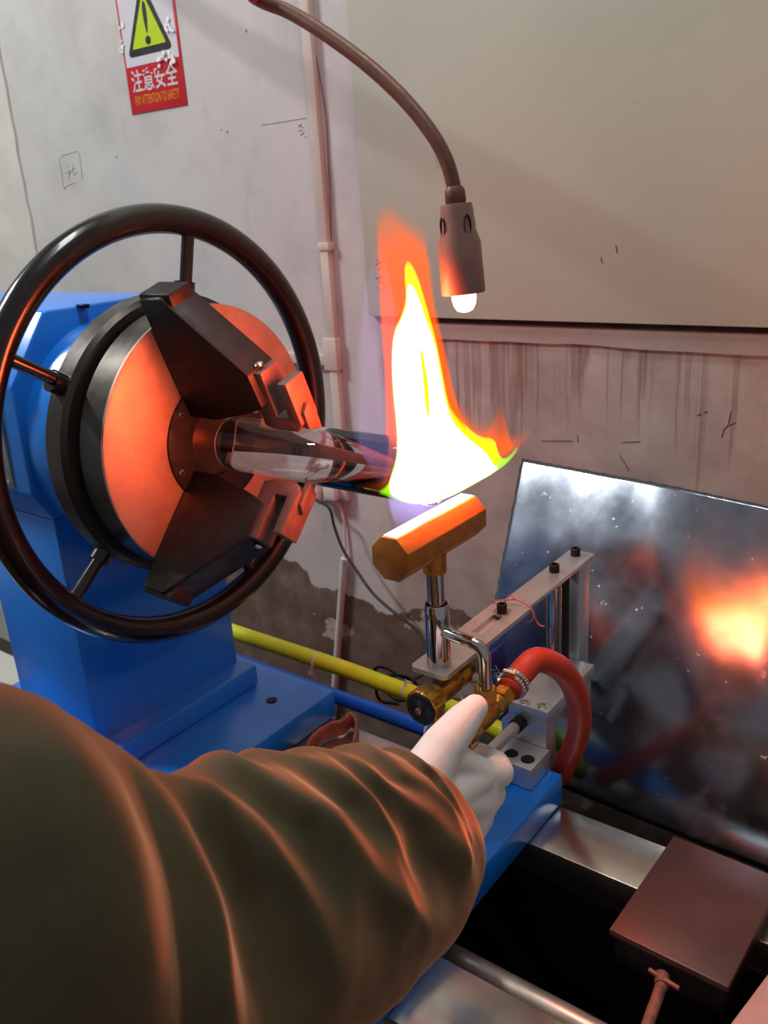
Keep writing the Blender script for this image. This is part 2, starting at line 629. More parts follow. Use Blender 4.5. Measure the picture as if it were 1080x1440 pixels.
# pencil note, dashes and scribbles on the plaster
strokes('pencil_note', [[(90, 265), (84, 224), (88, 219), (108, 213), (112, 217), (116, 252)], [(90, 265), (98, 260), (106, 257)],
                        [(91, 268), (91, 264)], [(95, 232), (98, 236)], [(92, 244), (101, 240), (96, 250)], [(97, 238), (98, 254)],
                        [(102, 231), (104, 247), (109, 241)], [(101, 240), (106, 236)]], .0005, wall)
strokes('pencil_line', [[(368, 176), (395, 172), (431, 166)]], .0005, wall)
strokes('pencil_mark', [[(421, 176), (427, 180)], [(420, 184), (425, 183)], [(423, 190), (428, 186)], [(420, 178), (424, 174)], [(428, 192), (431, 193)]], .0007, wall)
strokes('pencil_mark', [[(530, 365), (535, 372), (533, 380)], [(528, 372), (538, 368)], [(529, 392), (536, 388), (533, 399)], [(538, 396), (542, 404)], [(531, 404), (536, 410)]], .0009, wall, YW - .014)
strokes('pencil_mark', [[(866, 345), (868, 356)], [(845, 362), (847, 370)]], .0009, wall, YW - .014)
strokes('pencil_mark', [[(319, 184), (321, 187)], [(311, 182), (312, 183)], [(163, 220), (165, 221)], [(346, 42), (347, 45)]], .0013, wall)
strokes('pencil_mark', [[(1015, 615), (1018, 604), (1024, 598), (1028, 578)], [(990, 580), (995, 578)], [(980, 584), (986, 582)], [(1025, 598), (1034, 594)]], .0009, wall)
strokes('pencil_mark', [[(762, 620), (805, 620)], [(875, 622), (900, 621)], [(812, 612), (813, 622)], [(872, 640), (885, 662)]], .0008, wall)

# ---------------------------------------------------------------- lathe bed
bed = thing('lathe_bed', 'dark cast iron lathe bed with two bright ground rails running under the blue plates', 'machine bed', (0, 0, -1.15))
bm = B(); box(bm, (-.9, .108, -.60), (1.3, .20, -.55), .002)
o = obj('rail', bm, 'steel', bed); o['label'] = 'far ground rail'
bm = B(); box(bm, (-.9, -.215, -.60), (1.3, -.115, -.55), .002)
o = obj('rail', bm, 'steel', bed); o['label'] = 'near ground rail'
bm = B()
box(bm, (-.9, .118, -1.15), (1.3, .19, -.60), .004)
box(bm, (-.9, -.205, -1.15), (1.3, -.125, -.60), .004)
for x in (-.5, -.1, .62, 1.0):
    box(bm, (x, -.13, -1.0), (x + .04, .12, -.66), .004)
box(bm, (-.9, -.13, -1.15), (1.3, .12, -.98), .004)
o = obj('bed_casting', bm, 'cast', bed)
bm = B(); cyl(bm, (-.3, -.076, -.592), (1.2, -.076, -.592), .0150, n=24)
o = obj('guide_shaft', bm, simple('dull_shaft_steel', rgb(200, 180, 168), .42, .9, var=.1, nscale=20, bump=.02), bed)

# ---------------------------------------------------------------- headstock
hs = thing('headstock', 'blue painted lathe headstock on a blue base plate at the left', 'lathe headstock', (-.45, 0, -.5))
bm = B()
prism(bm, [(-.098, .178), (.098, .178), (.165, .09), (.168, -.056), (.142, -.10), (-.142, -.10), (-.168, -.056), (-.165, .09)], -.80, -.36, M_YZ, .004)
obj('housing', bm, 'blue', hs)
bm = B()
q = at(117, 429, 'Z', .178)
lathe(bm, [(.008, .0006), (.007, .0008), (.006, -.004), (0, -.004)], Matrix.Translation(q) @ Matrix.Diagonal((1.6, 1, 1, 1)), 20, cap=False)
obj('lifting_hole', bm, 'gap', hs)
bm = B()
box(bm, (-.565, -.143, -.50), (-.362, .147, -.099), .004)
obj('column', bm, 'blue', hs)
bm = B()
box(bm, (-.60, -.16, -.4985), (-.325, .158, -.460), .006)
obj('foot_flange', bm, 'blue', hs)
bm = B()
box(bm, (-.72, -.24, -.548), (-.197, .21, -.499), .003)
bp = obj('base_plate', bm, 'blue', hs)
bm = B()
p = at(382, 985, 'Z', -.499)
lathe(bm, [(.0098, 0), (.0098, .0007), (.0078, .0007), (.0072, -.002), (.0072, .002), (.0035, .002), (.003, -.001), (0, -.001)], Matrix.Translation(p), 24, cap=False)
obj('plate_screw', bm, 'bolt', bp)
bm = B(); lathe(bm, [(.160, 0), (.160, .070), (.154, .078), (.110, .080), (.110, .0895)], frame((-.362, 0, 0), (1, 0, 0)), 72)
obj('spindle_boss', bm, 'blue', hs)
bm = B(); box(bm, (-.66, -.1705, -.050), (-.395, -.1665, .075), .0008)
npl = obj('nameplate', bm, 'plate_grey', hs); npl['label'] = 'light grey metal nameplate'
for x, z in ((-.405, -.042), (-.405, .066)):
    bm = B(); lathe(bm, [(.0045, 0), (.0042, .0015), (.002, .0024), (0, .0026)], frame((x, -.1705, z), (0, -1, 0)), 16)
    obj('screw', bm, 'steel', npl)

# ---------------------------------------------------------------- chuck with handwheel
ck = thing('lathe_chuck', 'three-jaw lathe chuck with orange-lit face and big black handwheel', 'lathe chuck', (-.25, 0, 0))
MX = lambda x: frame((x, 0, 0), (1, 0, 0))
bm = B(); lathe(bm, [(.12, -.022), (.184, -.022), (.190, -.016), (.190, .014), (.184, .020), (.150, .020), (.150, .030), (.172, .030),
                     (.1765, .034), (.1765, .060), (.1765, .076)], MX(-.25), 96)
obj('chuck_body', bm, 'drum', ck)
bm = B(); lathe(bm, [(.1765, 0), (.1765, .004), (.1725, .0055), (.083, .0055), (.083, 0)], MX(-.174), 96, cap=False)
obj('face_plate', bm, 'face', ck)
bm = B(); lathe(bm, [(.084, 0), (.084, .008), (.081, .0095), (.046, .0095), (.046, -.06), (0, -.06)], MX(-.174), 72, cap=False)
cp = obj('centre_plate', bm, 'black_steel', ck); cp['label'] = 'blackened centre disc'
for k in range(6):
    a = math.radians(20 + 60 * k)
    bm = B(); socket_screw(bm, (-.1655, .074 * math.cos(a), .074 * math.sin(a)), (1, 0, 0), .0045, .003, .0022)
    obj('screw', bm, 'steel', cp)
bm = B()
RW, rw = .278, .0188
N, K = 120, 20
V = [[bm.verts.new((-.245 + rw * math.sin(2 * PI * k / K), (RW + rw * math.cos(2 * PI * k / K)) * math.cos(2 * PI * i / N),
                    .004 + (RW + rw * math.cos(2 * PI * k / K)) * math.sin(2 * PI * i / N))) for k in range(K)] for i in range(N)]
for i in range(N):
    for k in range(K):
        bm.faces.new((V[i][k], V[(i + 1) % N][k], V[(i + 1) % N][(k + 1) % K], V[i][(k + 1) % K]))
hw = obj('handwheel', bm, 'black_rim', ck, angle=0)
for k in range(5):
    a = math.radians(4 + 72 * k)
    c, s = math.cos(a), math.sin(a)
    bm = B()
    tube(bm, [(-.247, r * c, r * s + .004 * r / .28) for r in (.150, .19, .23, .272)], .0085, 16)
    tube(bm, [(-.250, r * c, r * s) for r in (.17, .205)], .014, 16)
    obj('spoke', bm, 'black_rim', hw)


def jaw(deg, t0=-.019, t1=.026, ct=.016):
    a = math.radians(deg)
    rad = Vector((0, math.cos(a), math.sin(a))); tan = Vector((0, -math.sin(a), math.cos(a)))
    # local (x = axial, y = radial, z = tangential)
    M = Matrix(((1, 0, 0, 0), (0, rad.y, tan.y, 0), (0, rad.z, tan.z, 0), (0, 0, 0, 1)))
    bm = B()
    prism(bm, [(-.167, .214), (-.128, .216), (-.118, .206), (-.030, .122), (-.026, .078), (-.060, .066), (-.120, .052), (-.167, .052)], t0, t1, M, .003)
    j = obj('jaw', bm, 'jaw', ck)
    bm = B()
    box(bm, (-.170, .195, t0 + .004), (-.1145, .219, t1 - .004), .004, M)
    obj('end_block', bm, 'jaw', j)
    # U shaped clamp at the tip
    bm = B()
    prism(bm, [(-.044, .048), (-.044, .120), (-.019, .120), (-.019, .062), (.001, .062), (.001, .108), (.015, .108), (.017, .054), (.008, .044), (-.030, .044)],
          -ct, ct, M, .0012)
    obj('clamp', bm, 'jaw_tip', j)
    bm = B()
    prism(bm, [(-.010, .034), (.010, .044), (.010, .066), (0, .074), (-.010, .066), (-.010, .044)], .002, .010,
          M @ Matrix(((0, 0, 1, .012), (0, 1, 0, .002), (1, 0, 0, 0), (0, 0, 0, 1))), .001)
    obj('pad', bm, 'jaw_tip', j)
    bm = B()
    q = M @ Vector((-.030, .124, .004))
    lathe(bm, [(.0055, 0), (.0055, .002), (.003, .0035), (0, .004)], frame(q, rad), 18)
    obj('screw', bm, 'steel', j)
    return j


for dg, ta, tb_ in ((109, -.019, .026), (229, -.019, .026), (-11, -.016, .004)):
    jaw(dg, ta, tb_, .016 if dg > 0 else .011)

# ---------------------------------------------------------------- glass tube
bm = B()
ro, ri = .0355, .0328
x0, x1 = -.135, .178
prof = [(ri + .0004, x0), (ro - .0004, x0), (ro, x0 + .0006), (ro, x1 - .0006), (ro - .0004, x1), (ri + .0004, x1), (ri, x1 - .0006), (ri, x0 + .0006)]
lathe(bm, prof, MX(0), 96, closed=True)
gt = tag(obj('glass_tube', bm, 'glass', angle=60), 'clear glass tube held in the chuck jaws, its free end in the flame', 'glass tube')

bm = B()  # added pale ring for flame light piped along the glass to its rim
N_, K_ = 96, 8
V = [[bm.verts.new((x0 - .0004 + .0013 * math.sin(2 * PI * k / K_), (.0342 + .0015 * math.cos(2 * PI * k / K_)) * math.cos(2 * PI * i / N_),
                    (.0342 + .0015 * math.cos(2 * PI * k / K_)) * math.sin(2 * PI * i / N_))) for k in range(K_)] for i in range(N_)]
for i in range(N_):
    for k in range(K_):
        bm.faces.new((V[i][k], V[(i + 1) % N_][k], V[(i + 1) % N_][(k + 1) % K_], V[i][(k + 1) % K_]))
o = obj('rim_glow_ring', bm, simple('pale_glow_ring', rgb(226, 214, 208), .5, bump=0), gt, angle=0)
o['label'] = 'pale ring added for the glow at the tube rim'

# ---------------------------------------------------------------- metal sheet leaning on the wall
el, az = math.radians(34.0), math.radians(-3.0)
nS = np.array([math.cos(el) * math.sin(az), -math.cos(el) * math.cos(az), math.sin(el)])
AS = np.array(at(735, 645, 'Y', YW - .046))


def on_sheet(x, y):
    d = ray(x, y)
    return CAMC + d * np.dot(AS - CAMC, nS) / np.dot(d, nS)


TL, BL = on_sheet(722, 636), on_sheet(640, 1052)
TR, BR = on_sheet(1200, 737), on_sheet(1240, 1292)
NU, NV = 90, 70
bm = B()
G = []
for j in range(NV + 1):
    row = []
    for i in range(NU + 1):
        u, v = i / NU, j / NV
        p = (TL * (1 - u) + TR * u) * (1 - v) + (BL * (1 - u) + BR * u) * v
        if i == 0: p = p + (TR - TL) / np.linalg.norm(TR - TL) * (.003 * pnoise(Vector((v * 40, 1, 0))) + .0015 * pnoise(Vector((v * 130, 1, 0))))
        if j == 0: p = p + (BL - TL) / np.linalg.norm(BL - TL) * (.0018 * pnoise(Vector((u * 50, 7, 0))))
        dz = .0035 * pnoise(Vector((u * 3.2, v * 2.0, 4.5))) + .0012 * pnoise(Vector((u * 7, v * 4, 9))) - .010 * math.exp(-u * 9) * 0
        sd = max(0.0, v - .42) * np.linalg.norm(BL - TL)
        dz -= .5 * .50 * sd * sd
        su = max(0.0, .68 - u) * np.linalg.norm(TR - TL)
        dz -= .5 * .85 * min(su, .13) ** 2 + .85 * .13 * max(0.0, su - .13)
        p = p + nS * dz
        row.append(bm.verts.new(p))
    G.append(row)
for j in range(NV):
    for i in range(NU):
        bm.faces.new((G[j][i], G[j][i + 1], G[j + 1][i + 1], G[j + 1][i]))
ms = obj('metal_sheet', bm, 'sheet', angle=0)
so = ms.modifiers.new('thickness', 'SOLIDIFY'); so.thickness = .0012; so.offset = 0
tag(ms, 'shiny galvanised metal sheet leaning on the wall, reflecting flame and blue machine', 'metal sheet')

# ---------------------------------------------------------------- burner
XB = .172
bu = thing('burner', 'upright gas burner with brass bar head and chrome stem under the glass tube', 'gas burner', (XB, 0, -.29))
bm = B()
hr = .027
pts = []
for k in range(8):
    a = math.radians(22.5 + 45 * k)
    pts.append((hr * math.cos(a) * .98, hr * math.sin(a)))
prism(bm, pts, -.079, .079, Matrix.Translation((XB - .002, 0, -.0735)) @ M_XZ, .0012)
hd = obj('burner_head', bm, 'brass_head', bu); hd['label'] = 'octagonal brass bar head'
bm = B(); box(bm, (XB - .0105, -.0765, -.0492), (XB + .0065, .0765, -.0474), .0004)
fp = obj('burner_face', bm, emis('glowing_burner_face', (1.0, .92, .98), 1.5), hd); fp['label'] = 'row of flame ports glowing white'
bm = B(); lathe(bm, [(.0138, 0), (.0138, .020), (.015, .024)], Matrix.Translation((XB, 0, -.117)), 28)
obj('neck', bm, 'brass_head', bu)
bm = B(); cyl(bm, (XB, 0, -.19), (XB, 0, -.114), .0105, n=32)
obj('stem', bm, 'chrome', bu)
bm = B(); lathe(bm, [(.0145, 0), (.0145, .062), (.0140, .078), (.0132, .079), (.0125, .078), (.0125, .07)], Matrix.Translation((XB, 0, -.236)), 32, cap=False)
obj('sleeve', bm, 'chrome', bu)
# slotted slide plate that carries the stem
bm = B()
zt = -.235
pl = [(.147, -.020), (.153, -.026), (.192, -.026), (.197, -.020), (.197, .185), (.145, .185), (.145, -.02)]
out = [(.146, -.020), (.151, -.025), (.193, -.025), (.197, -.020), (.197, .182), (.146, .182)]
sl = [(.164, .085), (.178, .085), (.178, .165), (.164, .165)]
for z in (zt, zt - .006):
    va = [bm.verts.new((x, y, z)) for x, y in out]; vb = [bm.verts.new((x, y, z)) for x, y in sl]
    es = [bm.edges.new((L[i], L[(i + 1) % len(L)])) for L in (va, vb) for i in range(len(L))]
    bmesh.ops.triangle_fill(bm, use_beauty=True, use_dissolve=False, edges=es)
    if z == zt: A1, B1 = va, vb
    else: A2, B2 = va, vb
for L1, L2 in ((A1, A2), (B1, B2)):
    for i in range(len(L1)):
        k = (i + 1) % len(L1)
        bm.faces.new((L1[i], L1[k], L2[k], L2[i]))
obj('slide_plate', bm, 'alu', bu, smooth=False)
bm = B(); cyl(bm, (XB, 0, -.262), (XB, 0, -.240), .0110, n=6)
obj('hex_nut', bm, simple('copper_nut', rgb(190, 130, 112), .3, .9, nscale=50, bump=.02), bu)


def valve(c, ydir_knob, name_parent, knob_r, hose_side):
    """needle valve body along Y at c with a knurled knob on the near end"""
    bm = B()
    lathe(bm, [(.006, -.046), (.0085, -.044), (.0085, -.030), (.0125, -.027), (.0135, -.012), (.0125, .010), (.010, .016), (.0125, .020), (.0125, .030), (.0085, .034), (.0085, .044)],
          frame(c, (0, 1, 0)), 24)
    cyl(bm, Vector(c) + Vector((0, 0, .006)), Vector(c) + Vector((0, 0, .020)), .0105, n=8)
    b = obj('valve_body', bm, 'brass', name_parent)
    bm = B()
    n = 32
    prof = []
    ring = []
    for h, s in ((0, .96), (.002, 1), (.017, 1), (.019, .95)):
        r_ = []
        for i in range(n * 2):
            a = PI * i / n
            rr = knob_r * s * (1 - .06 * (1 if (i // 4) % 2 else 0))
            r_.append(bm.verts.new((rr * math.cos(a), rr * math.sin(a), h)))
        ring.append(r_)
    for a, b2 in zip(ring, ring[1:]):
        for i in range(2 * n):
            bm.faces.new((a[i], a[(i + 1) % (2 * n)], b2[(i + 1) % (2 * n)], b2[i]))
    bm.faces.new(ring[0]); bm.faces.new(ring[-1])
    M = frame(Vector(c) + Vector((0, -.044, 0)), (0, -1, 0))
    bmesh.ops.transform(bm, matrix=M, verts=bm.verts)
    kn = obj('valve_knob', bm, 'brass', name_parent, angle=25)
    bm = B()
    lathe(bm, [(knob_r * .86, .018), (knob_r * .84, .0205), (knob_r * .35, .0212), (knob_r * .3, .0205)], M, 32)
    obj('knob_face', bm, 'black', kn)
    bm = B()
    lathe(bm, [(.0042, .020), (.0042, .025), (.003, .026), (0, .026)], M, 16)
    obj('knob_screw', bm, simple('copper_screw', rgb(200, 140, 120), .3, .9, bump=0), kn)


valve((XB + .008, .010, -.268), -1, bu, .0225, False)
# side branch: out of the sleeve, bends down to the second valve
bm = B()
P = [(XB + .006, -.002, -.190), (XB + .03, -.006, -.190), (XB + .052, -.008, -.1905)]
for k in range(1, 8):
    a = k / 7 * PI / 2
    P.append((XB + .052 + .016 * math.sin(a), -.008, -.2065 + .016 * math.cos(a)))
P += [(XB + .068, -.008, -.225), (XB + .068, -.008, -.252)]
tube(bm, P, .0072, 18)
obj('side_pipe', bm, 'chrome', bu)
VX, VY, VZ = XB + .068, -.008, -.279
bm = B(); cyl(bm, (VX, VY, -.2435), (VX, VY, -.236), .0078, n=24); 
obj('collar', bm, 'chrome', bu)
bm = B(); lathe(bm, [(.0135, 0), (.0145, .002), (.0145, .013), (.012, .0165), (.008, .0165)], Matrix.Translation((VX, VY, -.2605)), 6)
obj('hex_nut', bm, 'brass', bu, smooth=False)
valve((VX, VY, VZ), -1, bu, .0185, True)
bm = B(); lathe(bm, [(.0135, 0), (.0135, .014), (.0105, .017), (.0105, .045)], frame((VX, VY + .030, VZ + .002), (0, 1, .12)), 6)
obj('hose_nipple', bm, 'brass', bu, smooth=False)

# ---------------------------------------------------------------- red hose
hp = [(VX, VY + .052, VZ + .005), (VX + .000, VY + .085, VZ + .012)]
for (x, y, Y) in ((755, 928, .105), (785, 938, .135), (806, 965, .165), (815, 1000, .19), (812, 1035, .215), (800, 1065, .232), (785, 1090, .245), (760, 1112, .255)):
    hp.append(at(x, y, 'Y', Y))
bm = B(); tube(bm, smooth_path(hp, 8), .0158, 24)
rh = tag(obj('red_hose', bm, 'red_hose', angle=0), 'thick red rubber gas hose arching from the brass valve down behind the carriage', 'hose')
bm = B()
c0, c1 = Vector(hp[0]), Vector(hp[1]); dd = (c1 - c0).normalized()
for k in range(2):
    lathe(bm, [(.0160, 0), (.0180, .0005), (.0184, .0055), (.0160, .006)], frame(c0 + dd * (.004 + .008 * k), dd), 40)
    for i in range(28):
        a = 2 * PI * i / 28
        M = frame(c0 + dd * (.0045 + .008 * k), dd)
        q = M @ Vector((.0184 * math.cos(a), .0184 * math.sin(a), 0))
        q2 = M @ Vector((.0184 * math.cos(a), .0184 * math.sin(a), .005))
        cyl(bm, q, q2, .0008, n=5)
cl = obj('hose_clamp', bm, 'chrome', rh); cl['label'] = 'silver band clamp'
bm = B(); M = frame(c0 + dd * .007, dd); q = M @ Vector((0, .020, 0))
cyl(bm, q - Vector((.008, 0, 0)), q + Vector((.008, 0, 0)), .0035, n=8)
obj('clamp_screw', bm, 'steel', cl)

# ---------------------------------------------------------------- burner stand
st = thing('burner_stand', 'aluminium stand with bolted arm and two upright posts on a milled block', 'stand', (.18, .30, -.5))
bm = B(); box(bm, (.147, .050, -.2475), (.187, .405, -.2412), .0008)
arm = obj('arm', bm, 'alu', st)
for (x, y) in ((.160, .315), (.160, .385)):
    bm = B(); socket_screw(bm, (x + .004, y, -.2412), (0, 0, 1), .0075, .012, .0038)
    obj('cap_screw', bm, 'bolt', arm)
bm = B(); socket_screw(bm, (.171, .150, -.2325), (0, 0, 1), .0068, .011, .0035)
s2 = obj('cap_screw', bm, 'bolt', arm)
bm = B(); lathe(bm, [(.0118, 0), (.0118, .0022), (.006, .0022)], Matrix.Translation((.171, .150, -.235)), 24)
obj('washer', bm, 'steel', arm)
bm = B(); box(bm, (.149, .362, -.46), (.182, .398, -.2476), .001)
obj('square_post', bm, 'alu', st)
bm = B(); cyl(bm, (.165, .312, -.455), (.165, .312, -.2476), .0115, n=32)
obj('round_post', bm, 'chrome', st)
bm = B(); cyl(bm, (.165, .335, -.455), (.165, .335, -.2476), .0125, n=32)
o = obj('round_post', bm, 'black_steel', st); o['label'] = 'dark round post'
# block
zb = -.405
bm = B()
box(bm, (.146, .205, -.428), (.209, .361, zb), .0012)
blk = obj('block_top', bm, 'alu', st)
for (x, y) in ((738, 988), (762, 993), (803, 966)):
    q = at(x, y, 'Z', zb)
    bm = B(); socket_screw(bm, (q.x, q.y, zb - .0005), (0, 0, 1), .0066, .0024, .0036)
    lathe(bm, [(.0076, 0), (.0084, .0008), (.0076, .0012)], Matrix.Translation((q.x, q.y, zb)), 24, cap=False)
    obj('cap_screw', bm, 'steel', blk)
bm = B()
box(bm, (.130, .212, -.50), (.146, .361, -.418), .0012)
box(bm, (.1465, .207, -.50), (.206, .238, -.4285), .0012)
box(bm, (.1465, .336, -.50), (.204, .361, -.4285), .0012)
obj('block_body', bm, 'alu', st)
bm = B(); box(bm, (.152, .150, -.4995), (.212, .2065, -.466), .0015)
foot = obj('block_foot', bm, 'alu', st)
for x in (.170, .196):
    bm = B(); lathe(bm, [(.0100, .0002), (.0094, .0009), (.0090, .0004), (0, .0004)], Matrix.Translation((x, .170, -.466)), 24, cap=False)  # flat dark disc, the shade of the hole put into its colour
    obj('screw_hole', bm, 'gap', foot)
bm = B()
RX, RZ = .166, -.434
cyl(bm, (RX, .060, RZ), (RX, .190, RZ), .0085, n=28, bev=.001)
rod = obj('adjusting_rod', bm, 'alu', st)
bm = B(); cyl(bm, (RX, .188, RZ), (RX, .2065, RZ), .0105, n=28)
obj('rod_collar', bm, 'black_steel', rod)

# red and white wire tied round the plate
bm = B()
P = [(.160, .176, -.234), (.166, .181, -.224), (.176, .178, -.226), (.186, .181, -.230), (.199, .182, -.238), (.2005, .180, -.250), (.190, .178, -.256), (.150, .178, -.250), (.142, .178, -.240), (.150, .170, -.231), (.168, .172, -.226), (.174, .184, -.229)]
tube(bm, smooth_path(P, 6), .0011, 8)
P = [(.199, .1825, -.240), (.203, .186, -.256), (.209, .188, -.262), (.213, .187, -.260)]
tube(bm, smooth_path(P, 6), .0013, 8)
tw = obj('wire_twist', bm, simple('pink_wire', rgb(200, 120, 110), .45, bump=0))
tag(tw, 'thin pink wire twisted round the steel bar beside its cap screw', 'wire')

# blue clip hanging under the bar
clip = thing('spring_clip', 'dark blue clip with a small steel spring under the steel bar', 'clip', (.20, .09, -.30))
bm = B()
box(bm, (.197, .060, -.275), (.205, .100, -.245), .002)
box(bm, (.196, .086, -.35), (.206, .104, -.262), .002)
obj('clip_body', bm, 'darkblue', clip)
bm = B()
P = [(.206 + .006 * math.sin(k * .9), .064 + .0006 * k, -.262 - .004 * math.cos(k * .9) - .0009 * k) for k in range(34)]
tube(bm, P, .0009, 6)
obj('spring', bm, 'chrome', clip)

# ---------------------------------------------------------------- carriage plate
ca = thing('carriage', 'blue carriage plate carrying the burner stand, near the gloved hand', 'lathe carriage', (.14, 0, -.55))
bm = B(); box(bm, (.04, -.30, -.548), (.232, .208, -.5002), .004)
obj('carriage_plate', bm, 'blue', ca)
bm = B(); box(bm, (.07, -.11, -.572), (.20, .10, -.548), .003)
obj('carriage_guide', bm, 'cast', ca)
bm = B(); q = at(668, 1046, 'Z', -.50)
socket_screw(bm, (.10, .15, -.5002), (0, 0, 1), .007, .004, .0035)
obj('cap_screw', bm, 'bolt', ca)

# ---------------------------------------------------------------- plates at the lower right
sb = thing('steel_cover_plate', 'square brown oxidised steel block lying across the bed at lower right', 'steel plate', (.47, .07, -.55))
ang = math.radians(-2)
bm = B(); Mb = Matrix.Translation((.468, .073, 0)) @ Matrix.Rotation(ang, 4, 'Z')
box(bm, (-.066, -.093, -.509), (.066, .093, -.500), .0015, Mb)
obj('top_plate', bm, 'darkbrown', sb)
bm = B(); box(bm, (-.062, -.086, -.5495), (.062, .086, -.5092), .002, Mb)
obj('block', bm, 'cast', sb)  # dark colour stands in for shade on the sides below the plate
bm = B()
cyl(bm, (.462, -.020, -.527), (.466, -.034, -.527), .0078, n=20)
cyl(bm, (.466, -.034, -.527), (.478, -.16, -.53), .0062, n=20)
lv = obj('lever', bm, 'rust', sb); lv['label'] = 'rusty lever'
bm = B(); cyl(bm, (.449, -.026, -.522), (.484, -.032, -.522), .0028, n=12)
obj('lever_pin', bm, 'rust', lv)

tp = tag(None or obj('tailstock_plate', (lambda bm: (prism(bm, [(.548, -.24), (.60, -.26), (.95, -.26), (.95, .16), (.575, .16), (.566, .06), (.545, -.06), (.540, -.20)], -.5495, -.499, M_XY, .004), bm)[1])(B()),
     simple('pinkish_ground_steel', rgb(180, 150, 142), .5, .4, var=.06, nscale=12, bump=.02)), 'pinkish steel plate at the lower right corner on the bed rails', 'steel plate')

# ---------------------------------------------------------------- hoses at the back
def tie(bm, p, d, r):
    lathe(bm, [(r, 0), (r + .0012, .0005), (r + .0012, .0035), (r, .004)], frame(p, d), 28)


YY, ZY = .32, -.534
P = [(-.80, YY, ZY), (-.55, YY, ZY), (-.30, YY, ZY + .001), (-.18, YY, ZY - .002), (-.08, YY - .002, ZY - .003), (.02, YY - .006, ZY - .006), (.10, YY - .012, ZY - .02), (.16, YY - .03, ZY - .05)]
bm = B(); tube(bm, smooth_path(P, 8), .0155, 20)
yh = tag(obj('yellow_hose', bm, 'yellow', angle=0), 'straight yellow gas hose with white cable ties running behind the bed', 'hose')
for x in (-.338, -.128, -.012):
    bm = B(); tie(bm, (x, YY, ZY), (1, 0, 0), .0157)
    if x < -.3:
        tube(bm, smooth_path([(x + .002, YY - .0165, ZY), (x + .001, YY - .018, ZY - .014), (x + .002, YY - .017, ZY - .022)], 5), .0014, 8)
        box(bm, (-.005, -.0008, -.017), (.006, .0008, .0), .0004, Matrix.Translation((x - .002, YY - .018, ZY - .019)) @ Matrix.Rotation(.35, 4, 'Y'))
    else:
        tube(bm, smooth_path([(x + .002, YY - .004, ZY + .016), (x + .006, YY - .006, ZY + .02), (x + .008, YY - .008, ZY + .027)], 5), .0012, 8)
    obj('cable_tie', bm, 'white_pl', yh)
YB2, ZB2 = .255, -.5475
P = [(-.60, YB2, ZB2), (-.25, YB2, ZB2), (-.10, YB2, ZB2), (0.03, YB2, ZB2 - .002), (.10, YB2 + .002, ZB2 - .01), (.15, YB2 + .02, ZB2 - .04)]
bm = B(); tube(bm, smooth_path(P, 8), .0132, 20)
bh = tag(obj('blue_hose', bm, 'blue_hose', angle=0), 'straight blue gas hose running along the bed below the yellow hose', 'hose')
bm = B(); tie(bm, (-.036, YB2, ZB2), (1, 0, 0), .0134)
obj('cable_tie', bm, 'white_pl', bh)

# ---------------------------------------------------------------- rusty clamp on the far rail
bm = B()
zr = -.549
pxs = [(427, 1072), (440, 1045), (462, 1028), (482, 1022), (493, 1012), (501, 1022), (500, 1045), (492, 1060), (470, 1072), (455, 1085)]
P = [at(x, y, 'Z', zr + .016) for x, y in pxs]
path = smooth_path(P, 8)
N = len(path)
rings = []
for i, p in enumerate(path):
    T = (path[min(i + 1, N - 1)] - path[max(i - 1, 0)]).normalized()
    S = T.cross(Vector((0, 0, 1))).normalized()
    wob = .0015 * pnoise(Vector((i * .35, 0, 0)))
    hh = .015 + .002 * pnoise(Vector((i * .3, 4, 0))); ww = .0035 + wob
    ring = []
    for k in range(12):
        a = 2 * PI * k / 12
        ring.append(bm.verts.new(p + S * ww * math.copysign(abs(math.cos(a)) ** .6, math.cos(a)) + Vector((0, 0, hh * math.copysign(abs(math.sin(a)) ** .6, math.sin(a))))))
    rings.append(ring)
for a, b in zip(rings, rings[1:]):
    for k in range(12):
        bm.faces.new((a[k], a[(k + 1) % 12], b[(k + 1) % 12], b[k]))
bm.faces.new(rings[0]); bm.faces.new(rings[-1])
tag(obj('rusty_clamp', bm, 'rust', angle=0), 'bent loop of rusty iron strap lying on the far rail', 'clamp')

# ---------------------------------------------------------------- wall fittings
# vertical trunking with a joint, horizontal trunking and elbow
cd = thing('vertical_conduit', 'narrow vertical white cable trunking on the wall behind the handwheel', 'conduit', (-.51, YW, -.3))
bm = B(); box(bm, (-.520, YW - .016, -.335), (-.498, YW - .0003, -.010), .001); obj('trunking', bm, 'cream_pl', cd)
bm = B(); box(bm, (-.518, YW - .016, .2105), (-.496, YW - .0003, 1.2), .001); obj('trunking', bm, 'cream_pl', cd)
bm = B(); box(bm, (-.518, YW - .016, .012), (-.497, YW - .0003, .2035), .001); obj('trunking', bm, 'cream_pl', cd)
bm = B(); box(bm, (-.522, YW - .0185, .198), (-.492, YW - .0003, .213), .001); obj('joint_cover', bm, 'cream_pl', cd)
bm = B(); box(bm, (-.530, YW - .0195, -.045), (-.494, YW - .0003, .022), .001); obj('tee_cover', bm, 'cream_pl', cd)
hc = thing('horizontal_conduit', 'short horizontal white cable trunking joining the vertical one behind the handwheel', 'conduit', (-.7, YW, -.02))
bm = B(); box(bm, (-1.2, YW - .016, -.036), (-.531, YW - .0003, -.014), .001); obj('trunking', bm, 'cream_pl', hc)
bm = B()
P = [at(x, y, 'Y', YW - .003) for x, y in ((444, 75), (450, 110), (458, 160), (462, 230), (465, 300), (466, 380), (468, 450), (470, 520), (474, 590), (478, 640))]
tube(bm, smooth_path(P, 6), .0011, 8)
